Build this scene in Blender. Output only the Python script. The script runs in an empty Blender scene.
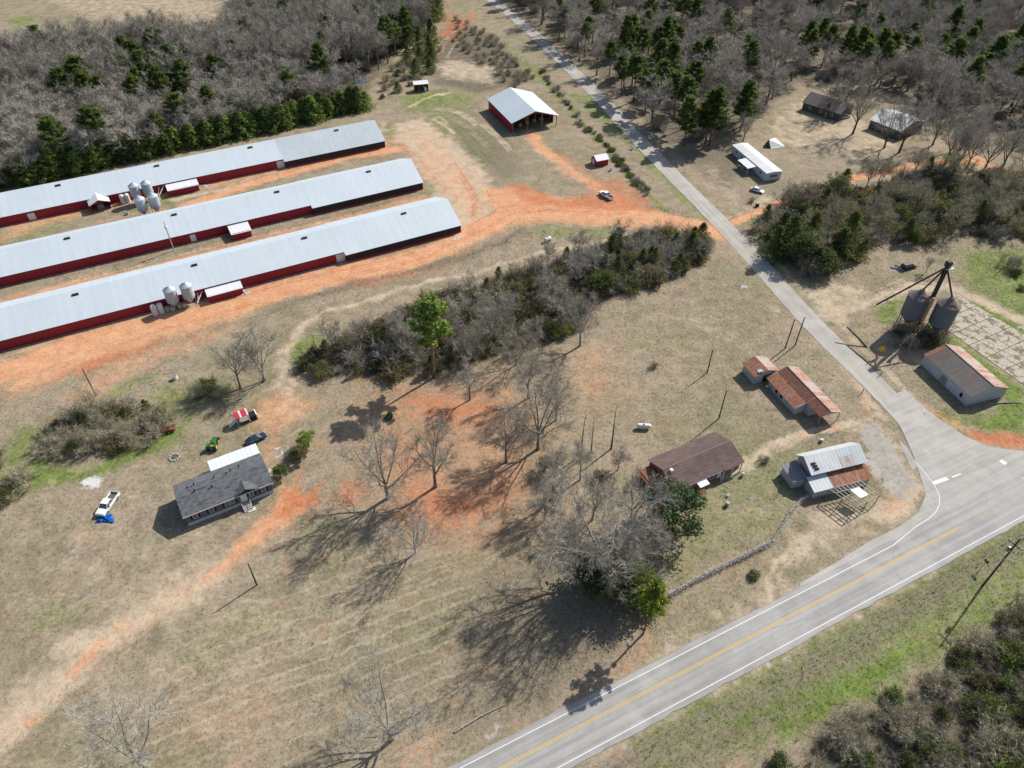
import bpy, bmesh, math, random
import numpy as np
from mathutils import Vector, Matrix
R_ = math.radians
rng = random.Random(7)
nr = np.random.default_rng(7)
SC = bpy.context.scene
COL = SC.collection

# ------------------------------------------------------------------ camera
FPX, PITCH, ROLL, CAMH = 730.0, R_(42.5), R_(0.5), 118.0
_F = np.array([0, math.cos(PITCH), -math.sin(PITCH)])
_U0 = np.array([0, math.sin(PITCH), math.cos(PITCH)])
_R0 = np.array([1.0, 0, 0])
_R = _R0 * math.cos(ROLL) + _U0 * math.sin(ROLL)
_U = -_R0 * math.sin(ROLL) + _U0 * math.cos(ROLL)
cd = bpy.data.cameras.new('drone_camera')
cam = bpy.data.objects.new('drone_camera', cd)
COL.objects.link(cam)
cd.sensor_fit = 'HORIZONTAL'; cd.sensor_width = 36.0; cd.lens = 36.0 * FPX / 1024.0
cd.clip_end = 8000; cd.clip_start = 0.5
m = Matrix(((_R[0], _U[0], -_F[0], 0), (_R[1], _U[1], -_F[1], 0), (_R[2], _U[2], -_F[2], CAMH), (0, 0, 0, 1)))
cam.matrix_world = m
SC.camera = cam

# ------------------------------------------------------------------ light
SUN_AZ, SUN_EL = R_(43.0), R_(40.0)      # world azimuth of the sun measured from +X
W = bpy.data.worlds.new('World'); SC.world = W; W.use_nodes = True
wn = W.node_tree; bg = wn.nodes['Background']
sky = wn.nodes.new('ShaderNodeTexSky'); sky.sky_type = 'NISHITA'; sky.sun_disc = False
sky.sun_elevation = SUN_EL; sky.sun_rotation = math.pi / 2 - SUN_AZ
sky.air_density = 1.0; sky.dust_density = 1.5
wn.links.new(sky.outputs[0], bg.inputs[0]); bg.inputs[1].default_value = 0.095
sd = bpy.data.lights.new('sun', 'SUN'); so = bpy.data.objects.new('sun', sd); COL.objects.link(so)
sd.energy = 4.6; sd.angle = R_(0.53); sd.color = (1.0, 0.95, 0.87)
sdir = Vector((math.cos(SUN_AZ) * math.cos(SUN_EL), math.sin(SUN_AZ) * math.cos(SUN_EL), math.sin(SUN_EL)))
so.rotation_euler = sdir.to_track_quat('Z', 'Y').to_euler()
so.location = (150, 150, 300)
VS = SC.view_settings
VS.view_transform = 'Standard'; VS.look = 'None'; VS.gamma = 1.0; VS.exposure = 0.40; VS.use_curve_mapping = False

# ------------------------------------------------------------------ helpers
def at(px, py, z=0.0):
    """the world point at height z that the photograph shows at this pixel"""
    d = _F + _R * ((px - 512) / FPX) + _U * ((384 - py) / FPX)
    t = (z - CAMH) / d[2]
    return Vector((d[0] * t, d[1] * t, z))
def ang(a, b):
    v = at(*b) - at(*a); return math.atan2(v.y, v.x)

class MB:
    def __init__(s): s.v = []; s.f = []; s.m = []
    def add(s, vs, fs, mi=0):
        o = len(s.v); s.v.extend([tuple(q) for q in vs]); s.f.extend([tuple(i + o for i in f) for f in fs]); s.m.extend([mi] * len(fs)); return s
    def box(s, x0, x1, y0, y1, z0, z1, mi=0):
        return s.add([(x0,y0,z0),(x1,y0,z0),(x1,y1,z0),(x0,y1,z0),(x0,y0,z1),(x1,y0,z1),(x1,y1,z1),(x0,y1,z1)],
                     [(3,2,1,0),(4,5,6,7),(0,1,5,4),(1,2,6,5),(2,3,7,6),(3,0,4,7)], mi)
    def hexa(s, b, t, mi=0):     # 4 bottom and 4 top points
        return s.add(list(b) + list(t), [(3,2,1,0),(4,5,6,7),(0,1,5,4),(1,2,6,5),(2,3,7,6),(3,0,4,7)], mi)
    def slab(s, q, th, mi=0):    # quad with thickness downward
        n = (Vector(q[1]) - Vector(q[0])).cross(Vector(q[3]) - Vector(q[0])).normalized()
        if n.z < 0: n = -n
        return s.hexa([Vector(p) - n * th for p in q], q, mi)
    def prism_x(s, poly, x0, x1, mi=0):   # poly of (y,z)
        n = len(poly)
        vs = [(x0, a, b) for a, b in poly] + [(x1, a, b) for a, b in poly]
        return s.add(vs, [tuple(range(n))[::-1], tuple(range(n, 2 * n))] + [(i, (i + 1) % n, n + (i + 1) % n, n + i) for i in range(n)], mi)
    def prism_y(s, poly, y0, y1, mi=0):   # poly of (x,z)
        n = len(poly)
        vs = [(a, y0, b) for a, b in poly] + [(a, y1, b) for a, b in poly]
        return s.add(vs, [tuple(range(n)), tuple(range(n, 2 * n))[::-1]] + [(n + i, n + (i + 1) % n, (i + 1) % n, i) for i in range(n)], mi)
    def tube(s, pts, rad, n=6, mi=0, cap=True):
        pts = [Vector(p) for p in pts]
        if not hasattr(rad, '__len__'): rad = [rad] * len(pts)
        vs = []; k = len(pts)
        for i, p in enumerate(pts):
            d = (pts[min(i + 1, k - 1)] - pts[max(i - 1, 0)])
            d = d.normalized() if d.length > 1e-9 else Vector((0, 0, 1))
            a = d.orthogonal().normalized() if i == 0 else (a - d * a.dot(d)).normalized()
            b = d.cross(a)
            for j in range(n):
                t = 2 * math.pi * j / n
                vs.append(p + (a * math.cos(t) + b * math.sin(t)) * rad[i])
        fs = [(i * n + j, i * n + (j + 1) % n, (i + 1) * n + (j + 1) % n, (i + 1) * n + j) for i in range(k - 1) for j in range(n)]
        if cap: fs += [tuple(range(n))[::-1], tuple(range((k - 1) * n, k * n))]
        return s.add(vs, fs, mi)
    def lathe(s, prof, n=16, c=(0, 0), mi=0):   # (r,z) profile
        vs = []
        for r, z in prof:
            for j in range(n):
                t = 2 * math.pi * j / n; vs.append((c[0] + r * math.cos(t), c[1] + r * math.sin(t), z))
        k = len(prof)
        fs = [(i * n + j, i * n + (j + 1) % n, (i + 1) * n + (j + 1) % n, (i + 1) * n + j) for i in range(k - 1) for j in range(n)]
        fs += [tuple(range(n))[::-1], tuple(range((k - 1) * n, k * n))]
        return s.add(vs, fs, mi)
    def wheel(s, x, y, z, r, w, n=14, mi=0):   # axle along y
        vs = [(x + r * math.cos(2 * math.pi * j / n), y + e * w / 2, z + r * math.sin(2 * math.pi * j / n)) for e in (-1, 1) for j in range(n)]
        return s.add(vs, [tuple(range(n)), tuple(range(n, 2 * n))[::-1]] + [(n + j, n + (j + 1) % n, (j + 1) % n, j) for j in range(n)], mi)
    def mesh(s, name, mats, smooth=False):
        me = bpy.data.meshes.new(name)
        me.from_pydata(s.v, [], s.f)
        if not isinstance(mats, (list, tuple)): mats = [mats]
        for q in mats: me.materials.append(q)
        if len(mats) > 1: me.polygons.foreach_set('material_index', s.m)
        if smooth: me.polygons.foreach_set('use_smooth', [True] * len(s.f))
        me.update(); return me
    def build(s, name, mats, parent=None, smooth=False, bevel=0, label=None):
        me = s.mesh(name, mats, smooth)
        if bevel:
            bm = bmesh.new(); bm.from_mesh(me)
            bmesh.ops.bevel(bm, geom=bm.edges[:], offset=bevel, segments=2, affect='EDGES', clamp_overlap=True)
            bm.to_mesh(me); bm.free()
        return link(name, me, parent, label)

def link(name, me, parent=None, label=None):
    o = bpy.data.objects.new(name, me); COL.objects.link(o)
    if parent is not None: o.parent = parent
    if label: o['label'] = label
    return o
def thing(name, label, cat, loc=(0, 0, 0), rz=0.0, group=None):
    o = bpy.data.objects.new(name, None); COL.objects.link(o)
    o.empty_display_size = 0.2
    o.location = loc; o.rotation_euler = (0, 0, rz)
    return tag(o, label, cat, group)
def tag(o, label=None, cat=None, group=None, kind=None):
    if label: o['label'] = label
    if cat: o['category'] = cat
    if group: o['group'] = group
    if kind: o['kind'] = kind
    return o
def copy_tree(o, parent=None):
    c = o.copy(); COL.objects.link(c); c.parent = parent
    for ch in [q for q in o.children]: copy_tree(ch, c)
    return c

# ------------------------------------------------------------------ materials
class NT:
    def __init__(s, name):
        s.m = bpy.data.materials.new(name); s.m.use_nodes = True; s.t = s.m.node_tree
        s.b = s.t.nodes['Principled BSDF']; s.b.inputs['Specular IOR Level'].default_value = 0.25
    def n(s, typ, **kw):
        q = s.t.nodes.new(typ)
        for k, v in kw.items():
            if k.startswith('i_'):
                key = k[2:]; key = int(key) if key.isdigit() else key
                s.put(q.inputs[key], v)
            else: setattr(q, k, v)
        return q
    def put(s, inp, v):
        if hasattr(v, 'is_output') or isinstance(v, bpy.types.NodeSocket): s.t.links.new(v, inp)
        else: inp.default_value = v
    def math(s, op, a, b=0.0, clamp=False):
        q = s.n('ShaderNodeMath', operation=op, use_clamp=clamp); s.put(q.inputs[0], a); s.put(q.inputs[1], b); return q.outputs[0]
    def mix(s, f, a, b, mode='MIX'):
        q = s.n('ShaderNodeMix', data_type='RGBA', blend_type=mode)
        s.put(q.inputs[0], f); s.put(q.inputs[6], c4(a)); s.put(q.inputs[7], c4(b)); return q.outputs[2]
    def noise(s, vec, scale, detail=4, rough=0.6, dist=0.0):
        q = s.n('ShaderNodeTexNoise'); s.put(q.inputs['Vector'], vec)
        q.inputs['Scale'].default_value = scale; q.inputs['Detail'].default_value = detail; q.inputs['Roughness'].default_value = rough
        q.inputs['Distortion'].default_value = dist
        return q.outputs[0]
    def ramp(s, f, lo, hi, a=0.0, b=1.0):
        q = s.n('ShaderNodeMapRange', interpolation_type='SMOOTHSTEP'); s.put(q.inputs[0], f)
        for i, v in ((1, lo), (2, hi), (3, a), (4, b)): s.put(q.inputs[i], v)
        return q.outputs[0]
    def mapv(s, vec, scale=(1, 1, 1), rot=(0, 0, 0)):
        q = s.n('ShaderNodeMapping'); s.put(q.inputs[0], vec); q.inputs[2].default_value = rot; q.inputs[3].default_value = scale; return q.outputs[0]
    def objco(s): return s.n('ShaderNodeTexCoord').outputs['Object']
    def bump(s, h, strength=0.3, dist=0.05):
        q = s.n('ShaderNodeBump'); q.inputs['Strength'].default_value = strength; q.inputs['Distance'].default_value = dist
        s.put(q.inputs['Height'], h); s.t.links.new(q.outputs[0], s.b.inputs['Normal'])
    def done(s, col, rough=0.85, metal=0.0):
        s.put(s.b.inputs['Base Color'], c4(col) if not isinstance(col, bpy.types.NodeSocket) else col)
        s.put(s.b.inputs['Roughness'], rough); s.b.inputs['Metallic'].default_value = metal
        return s.m
def c4(c):
    if isinstance(c, bpy.types.NodeSocket): return c
    return tuple(c) + (1.0,) if len(c) == 3 else c

def M_plain(name, col, rough=0.8, var=0.15, scale=1.5, metal=0.0, spec=0.25):
    """a paint or material with soft mottling and a little grime"""
    t = NT(name); o = t.objco()
    n = t.noise(o, scale, 5, 0.65); n2 = t.noise(o, scale * 6, 3)
    k = t.math('ADD', t.math('MULTIPLY', n, 0.7), t.math('MULTIPLY', n2, 0.3))
    d = tuple(x * (1 - var * 1.6) for x in col); l = tuple(min(1, x * (1 + var)) for x in col)
    t.b.inputs['Specular IOR Level'].default_value = spec
    return t.done(t.mix(t.ramp(k, 0.3, 0.7), d, l), rough, metal)

def M_ribbed(name, col, axis='x', pitch=0.9, rust=0.0, rustcol=(0.20, 0.07, 0.035), rust2=(0.36, 0.16, 0.09), rough=0.45, var=0.08, depth=0.6, seams=True, spec=0.4, ribk=0.3):
    """corrugated sheet metal whose ribs step along one axis, optionally rusting in patches and streaks"""
    t = NT(name); o = t.objco()
    sep = t.n('ShaderNodeSeparateXYZ'); t.put(sep.inputs[0], o)
    a = sep.outputs[0 if axis == 'x' else 1]
    ph = t.math('FRACT', t.math('MULTIPLY', a, 1.0 / pitch))
    rib = t.ramp(t.math('ABSOLUTE', t.math('SUBTRACT', ph, 0.5)), 0.36, 0.48)
    sheet = t.n('ShaderNodeTexWhiteNoise', noise_dimensions='1D'); t.put(sheet.inputs['W'], t.math('FLOOR', t.math('MULTIPLY', a, 1.0 / pitch)))
    st = t.mapv(o, (1.0, 0.12, 0.3) if axis == 'x' else (0.12, 1.0, 0.3))
    n = t.noise(st, 1.6, 5, 0.65); big = t.noise(o, 0.12, 3)
    d = tuple(x * (1 - 2 * var) for x in col); l = tuple(min(1, x * (1 + var)) for x in col)
    c = t.mix(t.ramp(t.math('ADD', t.math('MULTIPLY', n, 0.6), t.math('MULTIPLY', big, 0.4)), 0.32, 0.68), d, l)
    if seams: c = t.mix(t.math('MULTIPLY', sheet.outputs[0], 0.25), c, tuple(x * 0.8 for x in col))
    if rust > 0:
        f = t.math('ADD', t.math('ADD', t.math('MULTIPLY', n, 0.55), t.math('MULTIPLY', t.noise(o, 0.45, 4), 0.5)), t.math('MULTIPLY', sheet.outputs[0], 0.18))
        f = t.ramp(f, 0.95 - rust * 0.6, 1.12 - rust * 0.6)
        rc = t.mix(t.ramp(t.noise(st, 5, 4), 0.35, 0.65), rustcol, rust2)
        c = t.mix(f, c, rc)
    c = t.mix(t.math('MULTIPLY', rib, ribk), c, tuple(x * 0.55 for x in col))
    t.bump(rib, depth, 0.05)
    t.b.inputs['Specular IOR Level'].default_value = spec
    return t.done(c, rough)

def M_leaf(name, dark, light, trans=0.45, hue=0.12):
    """foliage; every leaf clump face gets its own shade, every plant its own tone"""
    t = NT(name)
    g = t.n('ShaderNodeNewGeometry'); oi = t.n('ShaderNodeObjectInfo')
    c = t.mix(g.outputs['Random Per Island'], dark, light)
    c = t.mix(t.math('MULTIPLY', oi.outputs['Random'], hue * 3, True), c, tuple(x * y for x, y in zip(light, (1.25, 1.0, 0.75))))
    t.done(c, 0.75)
    tr = t.n('ShaderNodeBsdfTranslucent'); t.put(tr.inputs[0], t.mix(1.0, c, (1.5, 1.5, 1.1), 'MULTIPLY'))
    mx = t.n('ShaderNodeMixShader'); mx.inputs[0].default_value = trans
    t.t.links.new(t.b.outputs[0], mx.inputs[1]); t.t.links.new(tr.outputs[0], mx.inputs[2])
    t.t.links.new(mx.outputs[0], t.t.nodes['Material Output'].inputs[0])
    return t.m
def M_twig(name, dark, light):
    t = NT(name); g = t.n('ShaderNodeNewGeometry'); oi = t.n('ShaderNodeObjectInfo')
    f = t.math('ADD', t.math('MULTIPLY', g.outputs['Random Per Island'], 0.55), t.math('MULTIPLY', oi.outputs['Random'], 0.45))
    return t.done(t.mix(f, dark, light), 0.9)
def M_bark(name, dark, light, sc=3):
    t = NT(name); o = t.mapv(t.objco(), (1, 1, 0.25)); n = t.noise(o, sc, 5, 0.7)
    t.bump(n, 0.6, 0.05)
    return t.done(t.mix(t.ramp(n, 0.35, 0.65), dark, light), 0.95)

M = {}
M['bark'] = M_bark('bark_grey', (0.10, 0.085, 0.07), (0.27, 0.24, 0.21))
M['bark_pale'] = M_bark('bark_pale', (0.17, 0.15, 0.13), (0.40, 0.375, 0.335))
M['bark_dark'] = M_bark('bark_dark', (0.05, 0.04, 0.033), (0.14, 0.115, 0.095))
M['bark_pine'] = M_bark('bark_pine', (0.09, 0.06, 0.045), (0.24, 0.17, 0.13))
M['twig'] = M_twig('twig_grey', (0.22, 0.20, 0.162), (0.47, 0.435, 0.37))
M['twig_pale'] = M_twig('twig_pale', (0.235, 0.215, 0.182), (0.48, 0.45, 0.395))
M['twig_brown'] = M_twig('twig_brown', (0.235, 0.212, 0.142), (0.48, 0.44, 0.315))
M['twig_wood'] = M_twig('twig_forest', (0.235, 0.212, 0.175), (0.49, 0.455, 0.395))
M['pine'] = M_leaf('needles', (0.045, 0.078, 0.026), (0.135, 0.19, 0.062))
M['pine_bright'] = M_leaf('needles_bright', (0.09, 0.155, 0.04), (0.25, 0.35, 0.10))
M['cedar'] = M_leaf('cedar_foliage', (0.04, 0.062, 0.026), (0.11, 0.145, 0.058))
M['magnolia'] = M_leaf('magnolia_leaves', (0.022, 0.05, 0.02), (0.085, 0.14, 0.06), 0.1)
M['leaf'] = M_leaf('leaf_green', (0.055, 0.085, 0.024), (0.15, 0.2, 0.06))
M['leaf_lime'] = M_leaf('leaf_lime', (0.095, 0.135, 0.03), (0.27, 0.335, 0.065))
M['leaf_olive'] = M_leaf('leaf_olive', (0.085, 0.088, 0.048), (0.2, 0.2, 0.11))

# ------------------------------------------------------------------ ground
def vnoise(x, y, s, seed):
    x = x * s; y = y * s; xi = np.floor(x).astype(np.int64); yi = np.floor(y).astype(np.int64)
    fx = x - xi; fy = y - yi; fx = fx * fx * (3 - 2 * fx); fy = fy * fy * (3 - 2 * fy)
    def h(a, b):
        n = (a * 374761393 + b * 668265263 + seed * 974711) & 0x7fffffff
        n = ((n ^ (n >> 13)) * 1274126177) & 0x7fffffff
        return ((n ^ (n >> 16)) & 0xffff) / 65535.0
    return (h(xi, yi) * (1 - fx) + h(xi + 1, yi) * fx) * (1 - fy) + (h(xi, yi + 1) * (1 - fx) + h(xi + 1, yi + 1) * fx) * fy
def fbm(x, y, s, seed, o=3):
    return sum(vnoise(x, y, s * 2 ** i, seed + i) * 0.5 ** i for i in range(o)) / sum(0.5 ** i for i in range(o))

def axis(segs):
    out = []
    for a, b, d in segs: out += list(np.arange(a, b, d))
    return np.array(out + [segs[-1][1]])
GX = axis([(-4000, -600, 200), (-600, -360, 6), (-360, -130, 1.3), (-130, 150, 0.7), (150, 380, 1.4), (380, 600, 6), (600, 4000, 200)])
GY = axis([(-1500, -60, 90), (-60, 30, 3), (30, 180, 0.65), (180, 330, 0.95), (330, 520, 1.8), (520, 800, 8), (800, 5000, 200)])
gx, gy = np.meshgrid(GX, GY); NXg, NYg = len(GX), len(GY)
gx = gx.ravel(); gy = gy.ravel()
wx = gx + (fbm(gx, gy, 0.09, 3) - 0.5) * 5 + (fbm(gx, gy, 0.5, 9, 2) - 0.5) * 1.6
wy = gy + (fbm(gx, gy, 0.09, 23) - 0.5) * 5 + (fbm(gx, gy, 0.5, 29, 2) - 0.5) * 1.6
LAY = {k: np.zeros(gx.size) for k in ('clay', 'pale', 'green', 'litter', 'gravel', 'white', 'red', 'rows')}
def segdist(X, Y, pts, closed=False):
    d = np.full(X.shape, 1e9)
    n = len(pts)
    for i in range(n if closed else n - 1):
        a = pts[i]; b = pts[(i + 1) % n]
        vx, vy = b[0] - a[0], b[1] - a[1]; L = vx * vx + vy * vy + 1e-9
        t = np.clip(((X - a[0]) * vx + (Y - a[1]) * vy) / L, 0, 1)
        d = np.minimum(d, np.hypot(X - a[0] - t * vx, Y - a[1] - t * vy))
    return d
def inside(X, Y, pts):
    r = np.zeros(X.shape, bool); n = len(pts)
    for i in range(n):
        a = pts[i]; b = pts[(i + 1) % n]
        if a[1] == b[1]: continue
        c = ((a[1] > Y) != (b[1] > Y)) & (X < (b[0] - a[0]) * (Y - a[1]) / (b[1] - a[1]) + a[0])
        r ^= c
    return r
def wpts(px): return [tuple(at(x, y))[:2] for x, y in px]
def sel(P, pad):
    xs = [p[0] for p in P]; ys = [p[1] for p in P]
    return np.nonzero((gx > min(xs) - pad) & (gx < max(xs) + pad) & (gy > min(ys) - pad) & (gy < max(ys) + pad))[0]
def gline(lay, px, w, s=1.0, soft=1.5, warp=1.0, sub=False):
    P = wpts(px); i = sel(P, w + soft + 8)
    X = gx[i] + (wx[i] - gx[i]) * warp; Y = gy[i] + (wy[i] - gy[i]) * warp
    v = np.clip((w / 2 + soft / 2 - segdist(X, Y, P)) / soft, 0, 1) * s
    if sub: LAY[lay][i] = LAY[lay][i] * (1 - v)
    else: LAY[lay][i] = np.maximum(LAY[lay][i], v)
def gpoly(lay, px, s=1.0, soft=4.0, warp=1.0, sub=False):
    P = wpts(px); i = sel(P, soft + 8)
    X = gx[i] + (wx[i] - gx[i]) * warp; Y = gy[i] + (wy[i] - gy[i]) * warp
    d = segdist(X, Y, P, True); d = np.where(inside(X, Y, P), d, -d)
    v = np.clip(0.5 + d / soft, 0, 1) * s
    if sub: LAY[lay][i] = LAY[lay][i] * (1 - v)
    else: LAY[lay][i] = np.maximum(LAY[lay][i], v)

def ruts(px, w, n, seed, lays=('pale', 'red', 'litter'), wid=(.35, .8), s=(.35, .8), u0=0.0):
    r2 = random.Random(seed); P = smooth0([at(*p) for p in px])
    for k in range(n):
        o = r2.uniform(-w, w); ph = r2.random() * 9; a0 = r2.random() * .6; a1 = a0 + r2.uniform(.2, .6); Q = []
        for i, p in enumerate(P):
            u = i / (len(P) - 1)
            if u < a0 or u > a1: continue
            d = P[min(i + 1, len(P) - 1)] - P[max(i - 1, 0)]; d = d.normalized()
            Q.append((p.x - d.y * (o + .7 * math.sin(ph + u * 11)), p.y + d.x * (o + .7 * math.sin(ph + u * 11))))
        if len(Q) < 2: continue
        for e in (0, 1.7):
            lay = lays[k % len(lays)]; W_ = [(q[0] + e * .5, q[1] + e) for q in Q]; i_ = sel(W_, 3); wd = r2.uniform(*wid)
            v = np.clip((wd / 2 + .5 - segdist(gx[i_], gy[i_], W_)) / .9, 0, 1) * r2.uniform(*s); LAY[lay][i_] = np.maximum(LAY[lay][i_], v)
def smooth0(P):
    for _ in range(3):
        Q = [P[0]]
        for a, b in zip(P[:-1], P[1:]): Q += [a.lerp(b, .25), a.lerp(b, .75)]
        P = Q + [P[-1]]
    return P
WOOD_L = [(-330, 260), (-160, 222), (0, 190), (60, 176), (130, 160), (250, 128), (355, 104), (372, 86), (392, 60), (425, 40), (440, 10), (446, -20), (450, -110), (220, -110), (262, 8), (232, 50), (150, 58), (60, 68), (-40, 78), (-330, 80)]
WOOD_R = [(497, -20), (513, 3), (541, 28), (594, 73), (644, 122), (670, 145), (704, 142), (738, 134), (768, 104), (800, 84), (850, 82), (905, 96), (960, 132), (1024, 142), (1400, 215), (1400, -110), (450, -110)]
BRUSH_R = [(760, 220), (800, 196), (850, 190), (935, 172), (1024, 190), (1140, 215), (1140, 250), (1024, 240), (960, 236), (900, 238), (842, 256), (815, 274), (790, 262)]
BRUSH_BR = [(800, 790), (815, 745), (860, 712), (905, 690), (955, 655), (1000, 622), (1060, 585), (1200, 540), (1200, 900), (800, 900)]
THICKET = [(300, 362), (330, 345), (390, 318), (440, 300), (500, 280), (560, 262), (620, 246), (660, 236), (700, 240), (705, 258), (680, 275), (640, 290), (600, 300), (575, 330), (540, 345), (500, 352), (440, 378), (380, 374), (320, 376)]
# woods and litter
for P, s in ((WOOD_L, 1), (WOOD_R, 1), (BRUSH_R, .9), (THICKET, .8)): gpoly('litter', P, s, 6)
gpoly('litter', BRUSH_BR, .8, 5)
gpoly('litter', [(672, 150), (705, 146), (745, 140), (745, 175), (735, 196), (700, 178)], .6, 6)
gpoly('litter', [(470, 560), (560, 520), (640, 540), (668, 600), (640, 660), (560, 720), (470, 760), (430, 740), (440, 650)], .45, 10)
gpoly('litter', [(450, 20), (495, 35), (530, 80), (480, 95), (435, 85), (425, 60)], .8, 8)
gpoly('green', [(500, 30), (530, 60), (600, 120), (560, 95), (520, 75)], .5, 8)
gpoly('litter', [(440, 120), (500, 130), (530, 170), (500, 182), (460, 150)], .5, 8)
gpoly('green', [(385, 95), (450, 88), (480, 95), (470, 110), (410, 112)], .5, 8)
# green
for P, s in (([(560, 90), (590, 95), (720, 225), (700, 222), (610, 130)], .55),
             ([(428, 112), (455, 100), (500, 140), (505, 175), (480, 165), (440, 130)], .36),
             ([(620, 640), (760, 575), (765, 585), (700, 640), (640, 655)], .2),
             ([(690, 490), (760, 470), (800, 455), (800, 500), (775, 540), (700, 560), (670, 590), (660, 560)], .36),
             ([(700, 445), (790, 440), (800, 480), (760, 540), (700, 565)], .32),
             ([(740, 660), (870, 600), (960, 545), (1030, 510), (1100, 480), (1100, 600), (1000, 625), (950, 660), (880, 700), (800, 740), (740, 768), (640, 790), (640, 730)], .52),
             ([(780, 715), (830, 665), (900, 640), (930, 640), (890, 680), (840, 705), (790, 740)], .95),
             ([(700, 730), (760, 690), (830, 650), (840, 690), (760, 745)], .7),
             ([(960, 250), (1030, 245), (1060, 320), (1024, 330), (990, 300), (960, 285)], .6),
             ([(970, 292), (1030, 330), (1030, 345), (960, 305)], .8), ([(945, 330), (960, 340), (1005, 378), (1024, 392), (1024, 430), (990, 430), (960, 420), (1002, 400), (945, 345)], .85),
             ([(870, 308), (900, 292), (905, 310), (880, 325)], .7), ([(856, 325), (866, 345), (870, 352), (858, 340)], .7),
             ([(900, 430), (1024, 430), (1024, 415), (940, 405)], .55),
             ([(30, 460), (90, 470), (130, 445), (180, 420), (190, 415), (170, 445), (110, 475), (40, 490), (0, 500), (0, 470)], .8),
             ([(150, 385), (220, 375), (250, 395), (200, 410), (150, 425)], .5), ([(0, 430), (60, 425), (30, 470), (0, 470)], .55),
             ([(100, 390), (160, 370), (160, 380), (110, 398)], .6),
             ([(560, 260), (640, 245), (540, 275), (460, 290)], .3), ([(290, 340), (330, 330), (310, 365), (285, 375)], .6),
             ([(620, 330), (700, 335), (690, 350), (620, 355)], .3), ([(520, 232), (560, 228), (605, 232), (600, 237), (540, 240)], .5),
             ([(380, 125), (395, 120), (405, 135), (390, 150)], .5), ([(455, 235), (465, 212), (472, 222)], .8), ([(424, 178), (436, 176), (430, 195)], .5),
             ([(130, 205), (175, 192), (210, 188), (180, 200), (130, 212)], .6), ([(0, 232), (60, 215), (100, 208), (60, 235), (0, 250)], .4), ([(0, 20), (40, 15), (20, 28)], .6),
             ([(150, 520), (185, 540), (120, 560)], .25), ([(40, 590), (110, 605), (70, 640), (20, 640)], .35), ([(170, 640), (260, 600), (320, 620), (200, 690)], .3),
             ([(250, 690), (400, 600), (560, 560), (460, 640), (330, 740)], .22), ([(400, 100), (420, 92), (440, 95), (420, 108)], .7),
             ([(830, 180), (870, 170), (860, 182)], .7), ([(930, 160), (960, 150), (980, 165), (940, 172)], .7), ([(750, 232), (765, 225), (790, 270), (775, 268)], .7)):
    gpoly('green', P, s, 5)
gline('green', [(432, 115), (450, 125), (470, 145), (482, 163)], 2.0, .9)
gline('green', [(556, 92), (590, 130), (630, 178), (668, 215)], 1.6, .9)
gline('green', [(538, 226), (585, 228), (612, 232)], 1.0, .9)
# bare clay: tracks first
MAIN = [(716, 233), (690, 226), (640, 214), (590, 211), (545, 208), (510, 212), (480, 232), (440, 250), (400, 262), (340, 275), (260, 296), (200, 313), (100, 338), (0, 372), (-60, 392)]
gline('clay', MAIN, 9.0, 1, 3.5)
gline('pale', [(x, y - 1) for x, y in MAIN[:9]], 4.0, .62, 3)
gline('pale', [(x, y - 2) for x, y in MAIN[8:]], 2.5, .4, 3)
gpoly('pale', [(398, 122), (420, 118), (450, 140), (475, 160), (490, 185), (498, 205), (490, 225), (465, 245), (440, 252), (455, 225), (436, 196), (424, 178), (410, 158), (392, 140)], .85, 6)
gpoly('clay', [(405, 130), (440, 140), (470, 170), (490, 210), (470, 235), (450, 240), (462, 215), (430, 180)], .45, 8)
gpoly('clay', [(480, 185), (540, 192), (590, 205), (640, 208), (700, 222), (722, 238), (690, 232), (640, 228), (560, 222), (500, 226)], .85, 5)
gpoly('red', [(500, 180), (530, 185), (560, 200), (620, 190), (655, 212), (600, 210), (530, 207)], .75, 4)
gpoly('red', [(590, 180), (620, 175), (660, 205), (640, 213), (600, 200)], .6, 5)
gline('clay', [(528, 132), (545, 150), (572, 172), (600, 190), (630, 205)], 6, .8, 5)
gline('pale', [(530, 135), (550, 155), (575, 172)], 3, .6, 4)
gline('clay', [(396, 150), (340, 160), (270, 178), (230, 192), (190, 205)], 4.5, 1, 3)
gline('pale', [(398, 128), (380, 132), (385, 122)], 2.5, .5)
gline('clay', [(420, 200), (340, 222), (260, 242), (160, 268), (0, 305)], 7, .7, 6)
gline('red', [(300, 232), (200, 258), (60, 290)], 2, .5, 3)
gline('clay', [(0, 186), (120, 156), (260, 125)], 1.5, .75, 1.5)
gline('clay', [(0, 255), (60, 235), (110, 222), (170, 208)], 3, .5, 4)
gline('pale', [(175, 200), (215, 190), (260, 182)], 3, .7, 2)
gpoly('clay', [(0, 362), (120, 330), (230, 305), (250, 312), (180, 340), (100, 365), (0, 400)], .75, 8)
gpoly('red', [(60, 372), (110, 352), (160, 342), (150, 352), (90, 378)], .75, 5)
gpoly('clay', [(60, 395), (130, 355), (240, 318), (250, 330), (150, 370), (80, 410)], .5, 7)
gpoly('red', [(330, 283), (400, 270), (460, 262), (440, 273), (370, 290)], .5, 5)
gline('litter', [(300, 300), (380, 278), (450, 262), (500, 244), (520, 228)], 3, .7, 4)
gline('litter', [(0, 395), (100, 362), (200, 330), (300, 302)], 2.5, .5, 4)
gline('pale', [(640, 232), (600, 240), (540, 256), (480, 270), (400, 292), (330, 312), (298, 335), (286, 365), (290, 395)], 2.2, .75, 2)
gpoly('pale', [(276, 350), (292, 345), (295, 400), (310, 415), (280, 420), (270, 390)], .6, 4)
gpoly('clay', [(255, 400), (290, 392), (330, 395), (300, 420), (270, 440), (245, 430)], .55, 6)
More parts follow.
